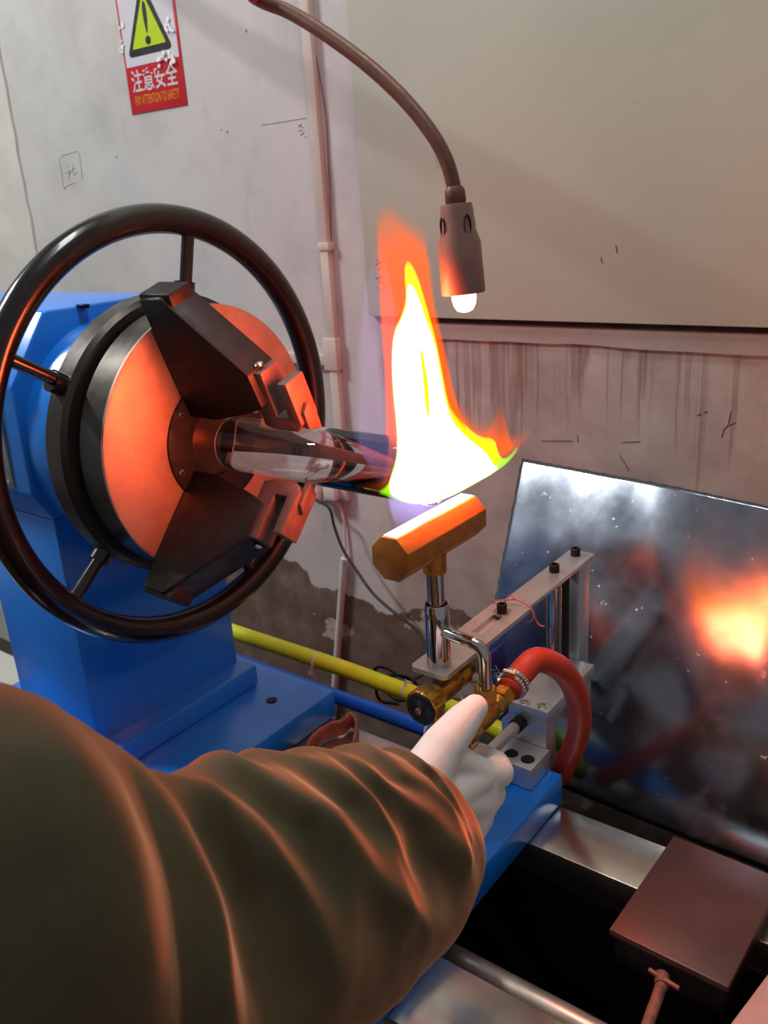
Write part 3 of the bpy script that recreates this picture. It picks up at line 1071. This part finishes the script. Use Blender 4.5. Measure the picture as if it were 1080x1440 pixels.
tag(obj('thin_wire', bm, simple('grey_wire', rgb(110, 104, 100), .5, bump=0)), 'thin grey wire hanging beside the vertical trunking', 'wire')
# socket with plug
sk = thing('wall_socket', 'white wall socket with a plug, low on the wall under the glass tube', 'socket', (-.53, YW, -.31))
c = at(470, 682, 'Y', YW)
bm = B(); box(bm, (c.x - .048, YW - .018, c.z - .026), (c.x + .048, YW - .0003, c.z + .030), .006); obj('socket_box', bm, 'white_pl', sk)
bm = B(); box(bm, (c.x - .036, YW - .045, c.z - .030), (c.x - .012, YW - .0178, c.z + .016), .006); obj('plug', bm, 'white_pl', sk)
bm = B(); box(bm, (c.x - .006, YW - .036, c.z - .026), (c.x + .030, YW - .0178, c.z + .012), .006); obj('plug', bm, 'white_pl', sk)
# black cable from the plug to the loops behind the burner
P = [Vector((c.x - .024, YW - .045, c.z - .022))] + [at(x, y, 'Y', Y) for x, y, Y in
     ((463, 715, .605), (470, 740, .60), (482, 772, .59), (500, 800, .58), (525, 835, .56), (560, 866, .54), (585, 885, .52), (598, 905, .50), (602, 925, .48), (598, 945, .46),
      (575, 955, .43), (545, 940, .42), (528, 940, .42), (535, 962, .42), (560, 985, .42), (585, 975, .42), (580, 955, .42), (550, 950, .42), (530, 965, .43), (535, 985, .44), (560, 990, .44))]
bm = B(); tube(bm, smooth_path(P, 8), .0032, 10)
tag(obj('black_cable', bm, 'cable', angle=0), 'black power cable dropping from the socket into loops behind the yellow hose', 'cable')
# white pipe leaning below the socket
bm = B()
pa, pb = at(484, 785, 'Y', YW - .012), at(472, 950, 'Y', YW - .012)
pb = pa + (pb - pa) * 1.6
tube(bm, [pa, pa.lerp(pb, .5), pb], .0085, 18)
wp = tag(obj('white_pipe', bm, 'white_pl'), 'white plastic pipe slanting down the wall below the socket', 'pipe')
bm = B()
P = [pa + Vector((0, 0, -.01)), at(485, 760, 'Y', YW - .008), at(482, 725, 'Y', YW - .006), at(474, 708, 'Y', YW - .006), at(455, 702, 'Y', YW - .006), at(440, 700, 'Y', YW - .006)]
tube(bm, smooth_path(P, 6), .0035, 10)
obj('pipe_lead', bm, 'white_pl', wp)

# ---------------------------------------------------------------- warning sign
sg = thing('warning_sign', 'red and white warning sign with yellow triangle taped to the wall', 'sign', (-.965, YW, .5))
ys = YW - .0022
X0, X1, Z0 = -1.061, -.872, .5055
W = X1 - X0
H = W * 1.5
bm = B(); box(bm, (X0, ys, Z0), (X1, YW - .0002, Z0 + H), .0003)
obj('backing', bm, 'sign_red', sg)
bm = B(); box(bm, (X0 + .006, ys - .0004, Z0 + .094), (X1 - .006, ys + .0001, Z0 + H - .006), 0)
obj('white_field', bm, 'sign_white', sg)


def round_poly(pts, r, n=6):
    out = []
    m = len(pts)
    for i in range(m):
        a, b, c = Vector(pts[i - 1]), Vector(pts[i]), Vector(pts[(i + 1) % m])
        u, v = (a - b).normalized(), (c - b).normalized()
        ang = u.angle(v); d = r / math.tan(ang / 2)
        p, q = b + u * d, b + v * d
        for k in range(n + 1):
            t = k / n
            out.append(((1 - t) ** 2 * p + 2 * t * (1 - t) * b + t * t * q)[:])
    return out


xc = (X0 + X1) / 2 - .002
tb = Z0 + .112
bm = B(); prism(bm, round_poly([(xc - .076, tb), (xc + .076, tb), (xc, tb + .145)], .010), ys - .0008, ys - .0003, M_XZ)
obj('triangle_border', bm, 'sign_black', sg, smooth=False)
bm = B(); prism(bm, round_poly([(xc - .056, tb + .0145), (xc + .056, tb + .0145), (xc, tb + .118)], .002), ys - .0012, ys - .0008, M_XZ)
obj('triangle', bm, 'sign_yellow', sg, smooth=False)
bm = B()
pe = []
for k in range(24):
    a = 2 * PI * k / 24
    s = math.sin(a)
    pe.append((xc + (.0040 + .0045 * (s + 1) / 2) * math.cos(a), tb + .070 + .031 * s))
prism(bm, pe, ys - .0016, ys - .0012, M_XZ)
prism(bm, [(xc + .0088 * math.cos(2 * PI * k / 24), tb + .026 + .0085 * math.sin(2 * PI * k / 24)) for k in range(24)], ys - .0016, ys - .0012, M_XZ)
obj('exclamation_mark', bm, 'sign_black', sg, smooth=False)


def text(name, body, mat, parent, x, z, width, height, y, fat=0.0):
    cu = bpy.data.curves.new(name, 'FONT'); cu.body = body; cu.size = 1.0; cu.offset = fat; cu.extrude = .002
    to = bpy.data.objects.new(name, cu); COL.objects.link(to)
    dg = bpy.context.evaluated_depsgraph_get(); dg.update()
    me = bpy.data.meshes.new_from_object(to.evaluated_get(dg))
    bpy.data.objects.remove(to); bpy.data.curves.remove(cu)
    co = np.array([v.co[:] for v in me.vertices]) if len(me.vertices) else np.zeros((1, 3))
    lo, hi = co.min(0), co.max(0)
    sx, sz = width / max(1e-6, hi[0] - lo[0]), height / max(1e-6, hi[1] - lo[1])
    for v in me.vertices:
        v.co = Vector((x + (v.co.x - lo[0]) * sx, y - (v.co.z + .002) * .1, z + (v.co.y - lo[1]) * sz))
    me.materials.clear(); me.materials.append(MAT[mat])
    o = new_obj(name, me, parent); o.name = name
    return o


text('lettering', '注意安全', 'sign_white', sg, X0 + .016, Z0 + .042, W - .034, .046, ys - .0001, .012)
text('lettering', 'PAY ATTENTION TO SAFETY', 'sign_gold', sg, X0 + .020, Z0 + .016, W - .040, .019, ys - .0001, -.008)
fk = 0
# glare on the clear tape, put in as white chips
bm = B()
for (x, y) in ((172, 38), (174, 62), (171, 70), (240, 32), (236, 38), (242, 42), (238, 80), (244, 84), (226, 88), (247, 82), (233, 76)):
    q = at(x, y, 'Y', ys)
    for k in range(3):
        r = .0025 + .0025 * random.random()
        ox, oz = random.uniform(-.006, .006), random.uniform(-.007, .007)
        a0 = random.random() * 6
        prism(bm, [(q.x + ox + r * (.6 + .5 * random.random()) * math.cos(a0 + 2 * PI * i / 6), q.z + oz + r * (.6 + .8 * random.random()) * math.sin(a0 + 2 * PI * i / 6)) for i in range(6)], ys - .0024 - .00012 * fk, ys - .0019, M_XZ); fk += 1
pf = obj('tape_glare', bm, simple('white_glare', rgb(236, 236, 240), .5, var=.01, bump=0), sg, smooth=False); pf['kind'] = 'stuff'

# ---------------------------------------------------------------- gooseneck lamp
YL = .02
lp = thing('gooseneck_lamp', 'brown gooseneck work lamp hanging over the flame with a lit bulb', 'lamp', tuple(at(640, 283, 'Y', YL)))
P = [Vector((-1.5, YW - .004, 1.15)), Vector((-1.1, .25, 1.0)), Vector((-.66, .04, .86)), at(290, -52, 'Y', 0.0)] + [at(x, y, 'Y', Y) for x, y, Y in
     ((360, -3, YL + .0), (405, 16, YL), (452, 44, YL), (510, 86, YL), (562, 133, YL), (603, 182, YL), (627, 224, YL), (638, 262, YL), (640, 280, YL))]
bm = B(); tube(bm, smooth_path(P, 8), .0072, 18)
obj('gooseneck', bm, 'gooseneck', lp)
bm = B(); lathe(bm, [(.03, 0), (.03, .006), (.012, .012)], frame((-1.5, YW - .0005, 1.15), (0, -1, 0)), 32)
obj('wall_flange', bm, 'gooseneck', lp)
pt, pb = at(639, 262, 'Y', YL), at(652, 413, 'Y', YL)
L = (pb - pt).length
ML = frame(pt, pb - pt)
bm = B(); lathe(bm, [(.0075, 0), (.0100, .004), (.0105, .014), (.0085, .018)], ML, 32)
obj('neck_ring', bm, 'gooseneck', lp)
bm = B()
s = L
lathe(bm, [(.009, .016), (.0155, .0165), (.0165, .022), (.0175, s * .40), (.0215, s * .52), (.0222, s * .985), (.0215, s), (.0198, s), (.0200, s * .9), (.0195, s * .55), (.010, s * .45), (0, s * .45)], ML, 48, cap=False)
sh = obj('lamp_shade', bm, 'lampskin', lp)
for k in range(4):
    a = math.radians(25 + 90 * k)
    bm = B()
    Mh = ML @ Matrix.Rotation(a, 4, 'Z') @ Matrix.Translation((.0172, 0, s * .36)) @ Matrix.Rotation(PI / 2, 4, 'Y')
    lathe(bm, [(.0052, .0012), (.0045, .0014), (.0042, -.001), (0, -.001)], Mh @ Matrix.Diagonal((1.9, .8, 1, 1)), 24, cap=False)
    obj('vent_hole', bm, 'gap', sh)
bm = B()
lathe(bm, [(.011, s * .86), (.0122, s * .93), (.0125, s * 1.04), (.0112, s * 1.11), (.008, s * 1.16), (.004, s * 1.178), (0, s * 1.182)], ML, 32, cap=False)
obj('bulb', bm, 'bulb', lp, angle=0)

# ---------------------------------------------------------------- white box at the far left
bm = B()
q = at(18, 930, 'Y', .30)
box(bm, (-1.9, -.10, -1.149), (-1.30, .30, -.84), .004)
tag(obj('white_box', bm, 'white_pl'), 'white box behind the headstock column at the left edge', 'box')

# ---------------------------------------------------------------- flame
fl = thing('flame', 'tall roaring yellow white gas flame with orange edges wrapping the glass tube end', 'flame', (XB, 0, -.05))


def inflate(name, px, mat, hmax, k, xoff=0.0, cell=.0035, soft=False, smoothn=2, hole=None):
    def outline(px):
        P = np.array([np.array(at(x, y, 'X', XB + xoff))[1:] for x, y in px])
        for _ in range(smoothn):  # Chaikin corner cutting
            Q = np.roll(P, -1, 0)
            P = np.stack([.75 * P + .25 * Q, .25 * P + .75 * Q], 1).reshape(-1, 2)
        return P
    P = outline(px)
    segs = list(zip(P, np.roll(P, -1, 0)))
    if hole:
        Hp = outline(hole)
        segs += list(zip(Hp, np.roll(Hp, -1, 0)))
    lo, hi = P.min(0) - cell, P.max(0) + cell
    ny, nz = int((hi[0] - lo[0]) / cell) + 2, int((hi[1] - lo[1]) / cell) + 2
    gy, gz = np.meshgrid(lo[0] + cell * np.arange(ny), lo[1] + cell * np.arange(nz), indexing='ij')
    pts = np.stack([gy.ravel(), gz.ravel()], 1)
    best = np.full(len(pts), 1e9); near = np.zeros_like(pts); inside = np.zeros(len(pts), bool)
    for a, b in segs:
        ab = b - a; L2 = max(1e-12, ab @ ab)
        t = np.clip(((pts - a) @ ab) / L2, 0, 1)
        q = a + t[:, None] * ab
        d = np.hypot(*(pts - q).T)
        m = d < best
        best[m] = d[m]; near[m] = q[m]
        c = (a[1] > pts[:, 1]) != (b[1] > pts[:, 1])
        with np.errstate(divide='ignore', invalid='ignore'):
            xi = a[0] + (pts[:, 1] - a[1]) * ab[0] / (ab[1] if abs(ab[1]) > 1e-12 else 1e-12)
        inside ^= c & (pts[:, 0] < xi)
    sd = np.where(inside, best, -best).reshape(ny, nz)
    near = near.reshape(ny, nz, 2); inside = inside.reshape(ny, nz)
    bm = B()
    front, back = {}, {}

    def node(i, j):
        if (i, j) in front: return
        s_ = sd[i, j]
        if s_ < cell * .45:
            y, z = near[i, j]; h = 0
        else:
            y, z = gy[i, j], gz[i, j]
            u = min(1.0, s_ / k)
            h = hmax * (u * u * (3 - 2 * u) if soft else 1 - math.exp(-s_ * .55 / hmax))
        xo = XB + xoff
        if h <= 0:
            v = bm.verts.new((xo, y, z)); front[i, j] = back[i, j] = v
        else:
            front[i, j] = bm.verts.new((xo + h, y, z)); back[i, j] = bm.verts.new((xo - h, y, z))
    for i in range(ny - 1):
        for j in range(nz - 1):
            cs = [(i, j), (i + 1, j), (i + 1, j + 1), (i, j + 1)]
            if max(sd[c] for c in cs) <= cell * .45 or min(sd[c] for c in cs) < -cell * 1.5: continue
            for c in cs: node(*c)
            for D in (front, back):
                vs = [D[c] for c in cs]
                try: bm.faces.new(vs if D is front else vs[::-1])
                except ValueError: pass
    bmesh.ops.remove_doubles(bm, verts=bm.verts, dist=2e-5)
    return obj(name, bm, mat, fl, angle=0)


core_px = [(546, 691), (549, 674), (557, 655), (560, 630), (558, 590), (553, 545), (551, 500), (555, 467), (566, 446), (573, 425), (572, 402), (578, 398), (589, 418), (597, 444),
           (607, 470), (613, 490), (620, 528), (628, 570), (637, 594), (654, 612), (670, 625), (688, 640), (693, 655), (704, 655), (692, 666), (670, 678), (640, 695), (612, 706), (588, 709), (562, 704)]
rim_px = [(526, 692), (545, 683), (550, 665), (558, 640), (557, 600), (551, 550), (550, 490), (554, 462), (564, 444), (571, 420), (568, 385), (570, 366), (577, 366), (588, 388), (596, 415),
          (606, 450), (613, 475), (622, 520), (631, 568), (640, 582), (660, 602), (676, 614), (696, 615), (700, 634), (706, 645), (718, 640), (729, 624), (728, 634), (716, 650), (700, 663), (672, 679), (640, 697),
          (608, 708), (585, 711), (560, 706), (542, 698)]
orange_px = [(484, 683), (520, 676), (536, 668), (540, 650), (540, 600), (538, 545), (532, 480), (528, 420), (524, 350), (522, 290), (545, 275), (572, 300), (604, 318), (606, 370), (612, 420), (624, 470),
             (632, 515), (642, 550), (662, 578), (680, 590), (694, 585), (704, 556), (714, 580), (718, 606), (736, 604), (756, 592), (748, 612), (734, 634), (712, 656), (688, 672), (650, 694), (608, 714), (575, 716), (540, 702), (510, 693)]
violet_px = [(500, 640), (505, 560), (506, 470), (512, 400), (522, 350), (540, 340), (556, 420), (560, 520), (566, 640), (560, 680), (530, 690)]
base_px = [(556, 757), (550, 720), (546, 690), (560, 676), (600, 690), (640, 690), (652, 698), (648, 702)]
core_slit = [(591, 478), (596, 505), (602, 540), (604, 575), (602, 594), (599, 570), (595, 530), (591, 495)]
inflate('flame_core', core_px, 'flame_core', .020, .045, cell=.003, hole=core_slit)
inflate('flame_mantle', rim_px, 'flame_rim', .026, .045, cell=.003)
inflate('outer_flame', orange_px, 'flame_orange', .055, .085, xoff=-.030, cell=.004, soft=True)
inflate('violet_haze', violet_px, 'flame_violet', .045, .05, soft=True, cell=.004)
inflate('flame_root', base_px, 'flame_root', .022, .025, soft=True, cell=.003)

# ---------------------------------------------------------------- worker's arm
pe = thing('person', 'person in an olive work jacket reaching a white gloved hand to the burner valve', 'person', tuple(deep(-100, 1500, .62)))


def capsules(bm, chain, px=True):
    """tapered capsules through (x, y, depth, radius in picture points)"""
    pts = []
    for (x, y, d, r) in chain:
        pts.append((deep(x, y, d), r * d / FPX))
    for (a, ra), (b, rb) in zip(pts, pts[1:]):
        h = (b - a).length
        if h < 1e-6: continue
        prof = [(0, -ra)]
        for k in range(1, 6):
            t = PI / 2 * k / 6
            prof.append((ra * math.sin(t), -ra * math.cos(t)))
        prof.append((ra, 0)); prof.append((rb, h))
        for k in range(1, 6):
            t = PI / 2 * k / 6
            prof.append((rb * math.cos(t), h + rb * math.sin(t)))
        prof.append((0, h + rb))
        lathe(bm, prof, frame(a, b - a), 20)


def remesh(o, vox, smooth_it=4, fac=.5):
    m = o.modifiers.new('remesh', 'REMESH'); m.mode = 'VOXEL'; m.voxel_size = vox; m.use_smooth_shade = True
    s = o.modifiers.new('smooth', 'SMOOTH'); s.iterations = smooth_it; s.factor = fac
    dg = bpy.context.evaluated_depsgraph_get(); dg.update()
    me = bpy.data.meshes.new_from_object(o.evaluated_get(dg))
    o.modifiers.clear()
    old = o.data; o.data = me; bpy.data.meshes.remove(old)
    me.shade_smooth()


bm = B()
W0, PC = (560, 1175, .87, 52), (636, 1112, .935, 36)
KI, KM, KR, KP = (680, 1090, .965, 23), (676, 1130, .965, 25), (660, 1166, .955, 24), (640, 1196, .94, 21)
WR = (602, 1128, .91, 46)
capsules(bm, [W0, WR, PC])
for K in (KI, KM, KR, KP):
    capsules(bm, [WR, K]); capsules(bm, [PC, K])
for a, b in ((KI, KM), (KM, KR), (KR, KP)):
    capsules(bm, [a, b])
capsules(bm, [WR, (612, 1160, .915, 42), KP])
capsules(bm, [KI, (701, 1086, .985, 22), (699, 1074, 1.015, 18), (676, 1062, 1.03, 17)])
capsules(bm, [KM, (692, 1116, 1.00, 20), (676, 1098, 1.04, 18), (655, 1088, 1.045, 16)])
capsules(bm, [KR, (676, 1150, .995, 19), (660, 1128, 1.03, 17), (640, 1115, 1.035, 15)])
capsules(bm, [KP, (654, 1184, .975, 16), (642, 1162, 1.005, 15), (628, 1148, 1.01, 13)])
capsules(bm, [(598, 1092, .905, 38), (622, 1050, .92, 31), (650, 1015, .94, 25), (668, 995, .95, 19)])
capsules(bm, [WR, (598, 1092, .905, 38)])
capsules(bm, [(626, 1062, .925, 28), (655, 1078, .945, 24), KI])
gl = obj('glove', bm, 'glove', pe, angle=0)
gl['label'] = 'white knitted work glove'
remesh(gl, .0028, 5)

# sleeve: stations of (top x, top y, bottom x, bottom y, depth, thickness ratio)
S = [(574, 1064, 668, 1240, .875, .62), (560, 1056, 655, 1275, .86, .70), (520, 1050, 610, 1345, .83, .75), (455, 1058, 545, 1405, .80, .78), (380, 1068, 470, 1460, .765, .80),
     (290, 1078, 380, 1540, .73, .80), (205, 1076, 260, 1620, .69, .78), (110, 1012, 120, 1680, .64, .72), (0, 945, -20, 1700, .59, .68), (-160, 930, -190, 1680, .55, .66), (-300, 960, -360, 1640, .52, .66)]
NS, NA = 230, 150
St = np.array(S, float)
tt = np.linspace(0, len(S) - 1, NS)


def cr(arr, t):
    i = int(min(len(arr) - 2, max(0, math.floor(t)))); f = t - i
    a, b, c, d = (arr[max(0, i - 1)], arr[i], arr[i + 1], arr[min(len(arr) - 1, i + 2)])
    return .5 * ((2 * b) + (c - a) * f + (2 * a - 5 * b + 4 * c - d) * f * f + (3 * b - a - 3 * c + d) * f ** 3)


cen, E1, E2, R1, R2 = [], [], [], [], []
for t in tt:
    x1_, y1_, x2_, y2_, d, ratio = cr(St, t)
    a, b = np.array(deep(x1_, y1_, d)), np.array(deep(x2_, y2_, d))
    cen.append((a + b) / 2); e = (a - b) / 2
    R1.append(np.linalg.norm(e)); E1.append(e / R1[-1]); R2.append(R1[-1] * ratio)
cen = np.array(cen)
arc = np.concatenate([[0], np.cumsum(np.linalg.norm(np.diff(cen, axis=0), axis=1))])
for i in range(NS):
    T = cen[min(i + 1, NS - 1)] - cen[max(i - 1, 0)]; T /= np.linalg.norm(T)
    e2 = np.cross(T, E1[i]); e2 /= np.linalg.norm(e2)
    if e2 @ (CAMC - cen[i]) < 0: e2 = -e2
    E2.append(e2)
bm = B()
rows = []


def fold(s, a):
    """cloth relief in metres: s metres from the cuff, a angle round the sleeve (0 = top, + towards the viewer)"""
    h = 0.0
    env = math.exp(-((a - .55) / 1.15) ** 2)
    # diagonal folds running from the upper edge down towards the cuff
    s_ = s + .011 * pnoise(Vector((a * 1.4, s * 9, 11))) * min(1, s / .05) + .003 * pnoise(Vector((a * 4, s * 20, 15)))
    for k, (s0, slope, wid, amp, a0, a1) in enumerate(((.040, .018, .009, .006, -1.2, 1.5), (.078, .030, .013, .010, -1.4, 1.5), (.118, .036, .015, .012, -1.2, 1.7), (.165, .042, .017, .014, -1.0, 1.5),
                                          (.220, .060, .024, .019, -.2, 1.8), (.295, .06, .030, .020, .35, 1.6), (.375, .03, .036, .020, .5, 1.7), (.455, .02, .04, .020, .6, 1.7))):
        c = s0 - slope * (a - .1) - .006 * math.sin(a * 2.1 + s0 * 40)
        m = 1 / (1 + math.exp(-(a - a0) * 6)) / (1 + math.exp((a - a1) * 5))
        q = (s_ - c) / wid
        h += 1.35 * amp * m * math.exp(-abs(q) ** 1.6) - .7 * amp * m * math.exp(-((q + 1.7) / 1.1) ** 2)
        # a steeper branch that meets the diagonal fold lower down, leaving a pointed hollow between them
        am = .75 + .25 * math.sin(k * 2.3)
        c2 = s0 - slope * (am - .1) + .012 * (a - am) ** 2 - .004
        m2 = 1 / (1 + math.exp(-(a - max(-.25, a0)) * 6)) / (1 + math.exp((a - am - .7) * 5))
        q = (s_ - c2) / (wid * .8)
        h += .75 * amp * m2 * math.exp(-abs(q) ** 1.6)
    h += .004 * pnoise(Vector((s * 14, a * 1.3, 2))) + .0015 * pnoise(Vector((s * 45, a * 3, 6)))
    return h


def ring_at(i, shrink=0.0):
    out = []
    for k in range(NA):
        a = 2 * PI * k / NA
        aa = a if a <= PI else a - 2 * PI
        base = cen[i] + E1[i] * R1[i] * math.cos(a) + E2[i] * R2[i] * math.sin(a)
        nrm = E1[i] * math.cos(a) * R2[i] + E2[i] * math.sin(a) * R1[i]; nrm /= np.linalg.norm(nrm)
        s_ = arc[i]
        h = fold(s_, aa) * min(1, s_ / .03)
        if i == 0: h -= .001
        out.append(bm.verts.new(base + nrm * (h - .006 - shrink)))
    return out


inner = [ring_at(12, .006), ring_at(5, .005), ring_at(1, .004)]
rows = inner + [ring_at(i) for i in range(NS)]
for a, b in zip(rows, rows[1:]):
    for k in range(NA):
        bm.faces.new((a[k], a[(k + 1) % NA], b[(k + 1) % NA], b[k]))
last = rows[-1]
cl_ = sum((v.co for v in last), Vector()) / NA
ax = Vector(cen[-1] - cen[-2]).normalized()
for k in range(1, 8):      # rounded shoulder end
    t_ = k / 8 * PI / 2
    nxt = [bm.verts.new(cl_ + (v.co - cl_) * math.cos(t_) + ax * .12 * math.sin(t_)) for v in rows[-1]]
    for q in range(NA):
        bm.faces.new((last[q], last[(q + 1) % NA], nxt[(q + 1) % NA], nxt[q]))
    last = nxt
bm.faces.new(last)
sl = obj('jacket_sleeve', bm, 'cloth', pe, angle=0)
sl['label'] = 'creased olive jacket sleeve lit orange by the flame and an orange sheen tint'
bm = B()
capsules(bm, [(560, 1175, .87, 46), (420, 1240, .80, 52), (250, 1320, .71, 66), (60, 1330, .62, 90), (-200, 1310, .55, 120)])
am = obj('arm', bm, 'skin', pe, angle=0)
remesh(am, .008, 3)


def blob(bm, chain):
    for (a, ra), (b, rb) in zip(chain, chain[1:]):
        a, b = Vector(a), Vector(b)
        h = (b - a).length
        prof = [(0, -ra)] + [(ra * math.sin(PI / 12 * k), -ra * math.cos(PI / 12 * k)) for k in range(1, 6)] + [(ra, 0), (rb, h)] + \
               [(rb * math.cos(PI / 12 * k), h + rb * math.sin(PI / 12 * k)) for k in range(1, 6)] + [(0, h + rb)]
        lathe(bm, prof, frame(a, b - a), 20)


# the rest of the worker, bending over the bench to the left of the picture
bm = B()
blob(bm, [((.10, -.66, -.08), .105), ((-.26, -.66, -.08), .10)])
blob(bm, [((.02, -.68, -.10), .13), ((.0, -.86, -.36), .15), ((.0, -.93, -.44), .15)])
blob(bm, [((-.18, -.68, -.10), .13), ((-.16, -.86, -.36), .15), ((-.16, -.93, -.44), .15)])
blob(bm, [((-.08, -.68, -.09), .135), ((-.08, -.86, -.36), .16), ((-.08, -.93, -.44), .155)])
blob(bm, [((-.08, -.66, -.04), .10), ((-.08, -.60, .06), .065)])
blob(bm, [((-.26, -.66, -.08), .085), ((-.36, -.70, -.34), .065), ((-.30, -.50, -.47), .055)])
tb_ = obj('jacket', bm, 'cloth', pe, angle=0); remesh(tb_, .010, 6)
bm = B()
blob(bm, [((-.315, -.55, -.445), .030), ((-.295, -.485, -.473), .032), ((-.288, -.462, -.478), .030)])
for k, (dx, ln) in enumerate(((-.030, .048), (-.010, .060), (.010, .064), (.029, .058))):
    q0 = Vector((-.288 + dx, -.455, -.478)); q1 = q0 + Vector((dx * .12, ln * .55, .004)); q2 = q1 + Vector((0, ln * .40, -.016))
    blob(bm, [(q0, .011), (q1, .010), (q2, .0085)])
blob(bm, [((-.268, -.49, -.474), .015), ((-.238, -.462, -.478), .012), ((-.228, -.438, -.484), .010)])
g2 = obj('glove', bm, 'glove', pe, angle=0); remesh(g2, .003, 4)
bm = B()
for sx in (-.17, .01):
    blob(bm, [((sx, -.93, -.42), .13), ((sx * 1.1, -.86, -.76), .085), ((sx * 1.1, -.96, -1.10), .062)])
tr = obj('trousers', bm, simple('dark_trousers', rgb(48, 50, 58), .85, bump=.1), pe, angle=0); remesh(tr, .010, 5)
for sx in (-.187, .011):
    bm = B(); blob(bm, [((sx, -.97, -1.105), .044), ((sx, -.82, -1.118), .030)])
    sh_ = obj('shoe', bm, 'black', pe, angle=0)
bm = B()
blob(bm, [((-.08, -.60, .04), .055), ((-.08, -.56, .13), .055)])
blob(bm, [((-.08, -.55, .17), .075), ((-.08, -.57, .22), .085)])
blob(bm, [((-.08, -.49, .14), .042), ((-.08, -.53, .18), .065)])
blob(bm, [((-.08, -.468, .185), .010), ((-.08, -.452, .150), .015)])
for sx in (-.165, .005):
    blob(bm, [((sx, -.56, .16), .014), ((sx, -.565, .20), .018)])
hd_ = obj('head', bm, 'skin', pe, angle=0); remesh(hd_, .006, 4)
bm = B()
blob(bm, [((-.08, -.565, .245), .082), ((-.08, -.605, .19), .080)])
hr_ = obj('hair', bm, 'black', hd_, angle=0)
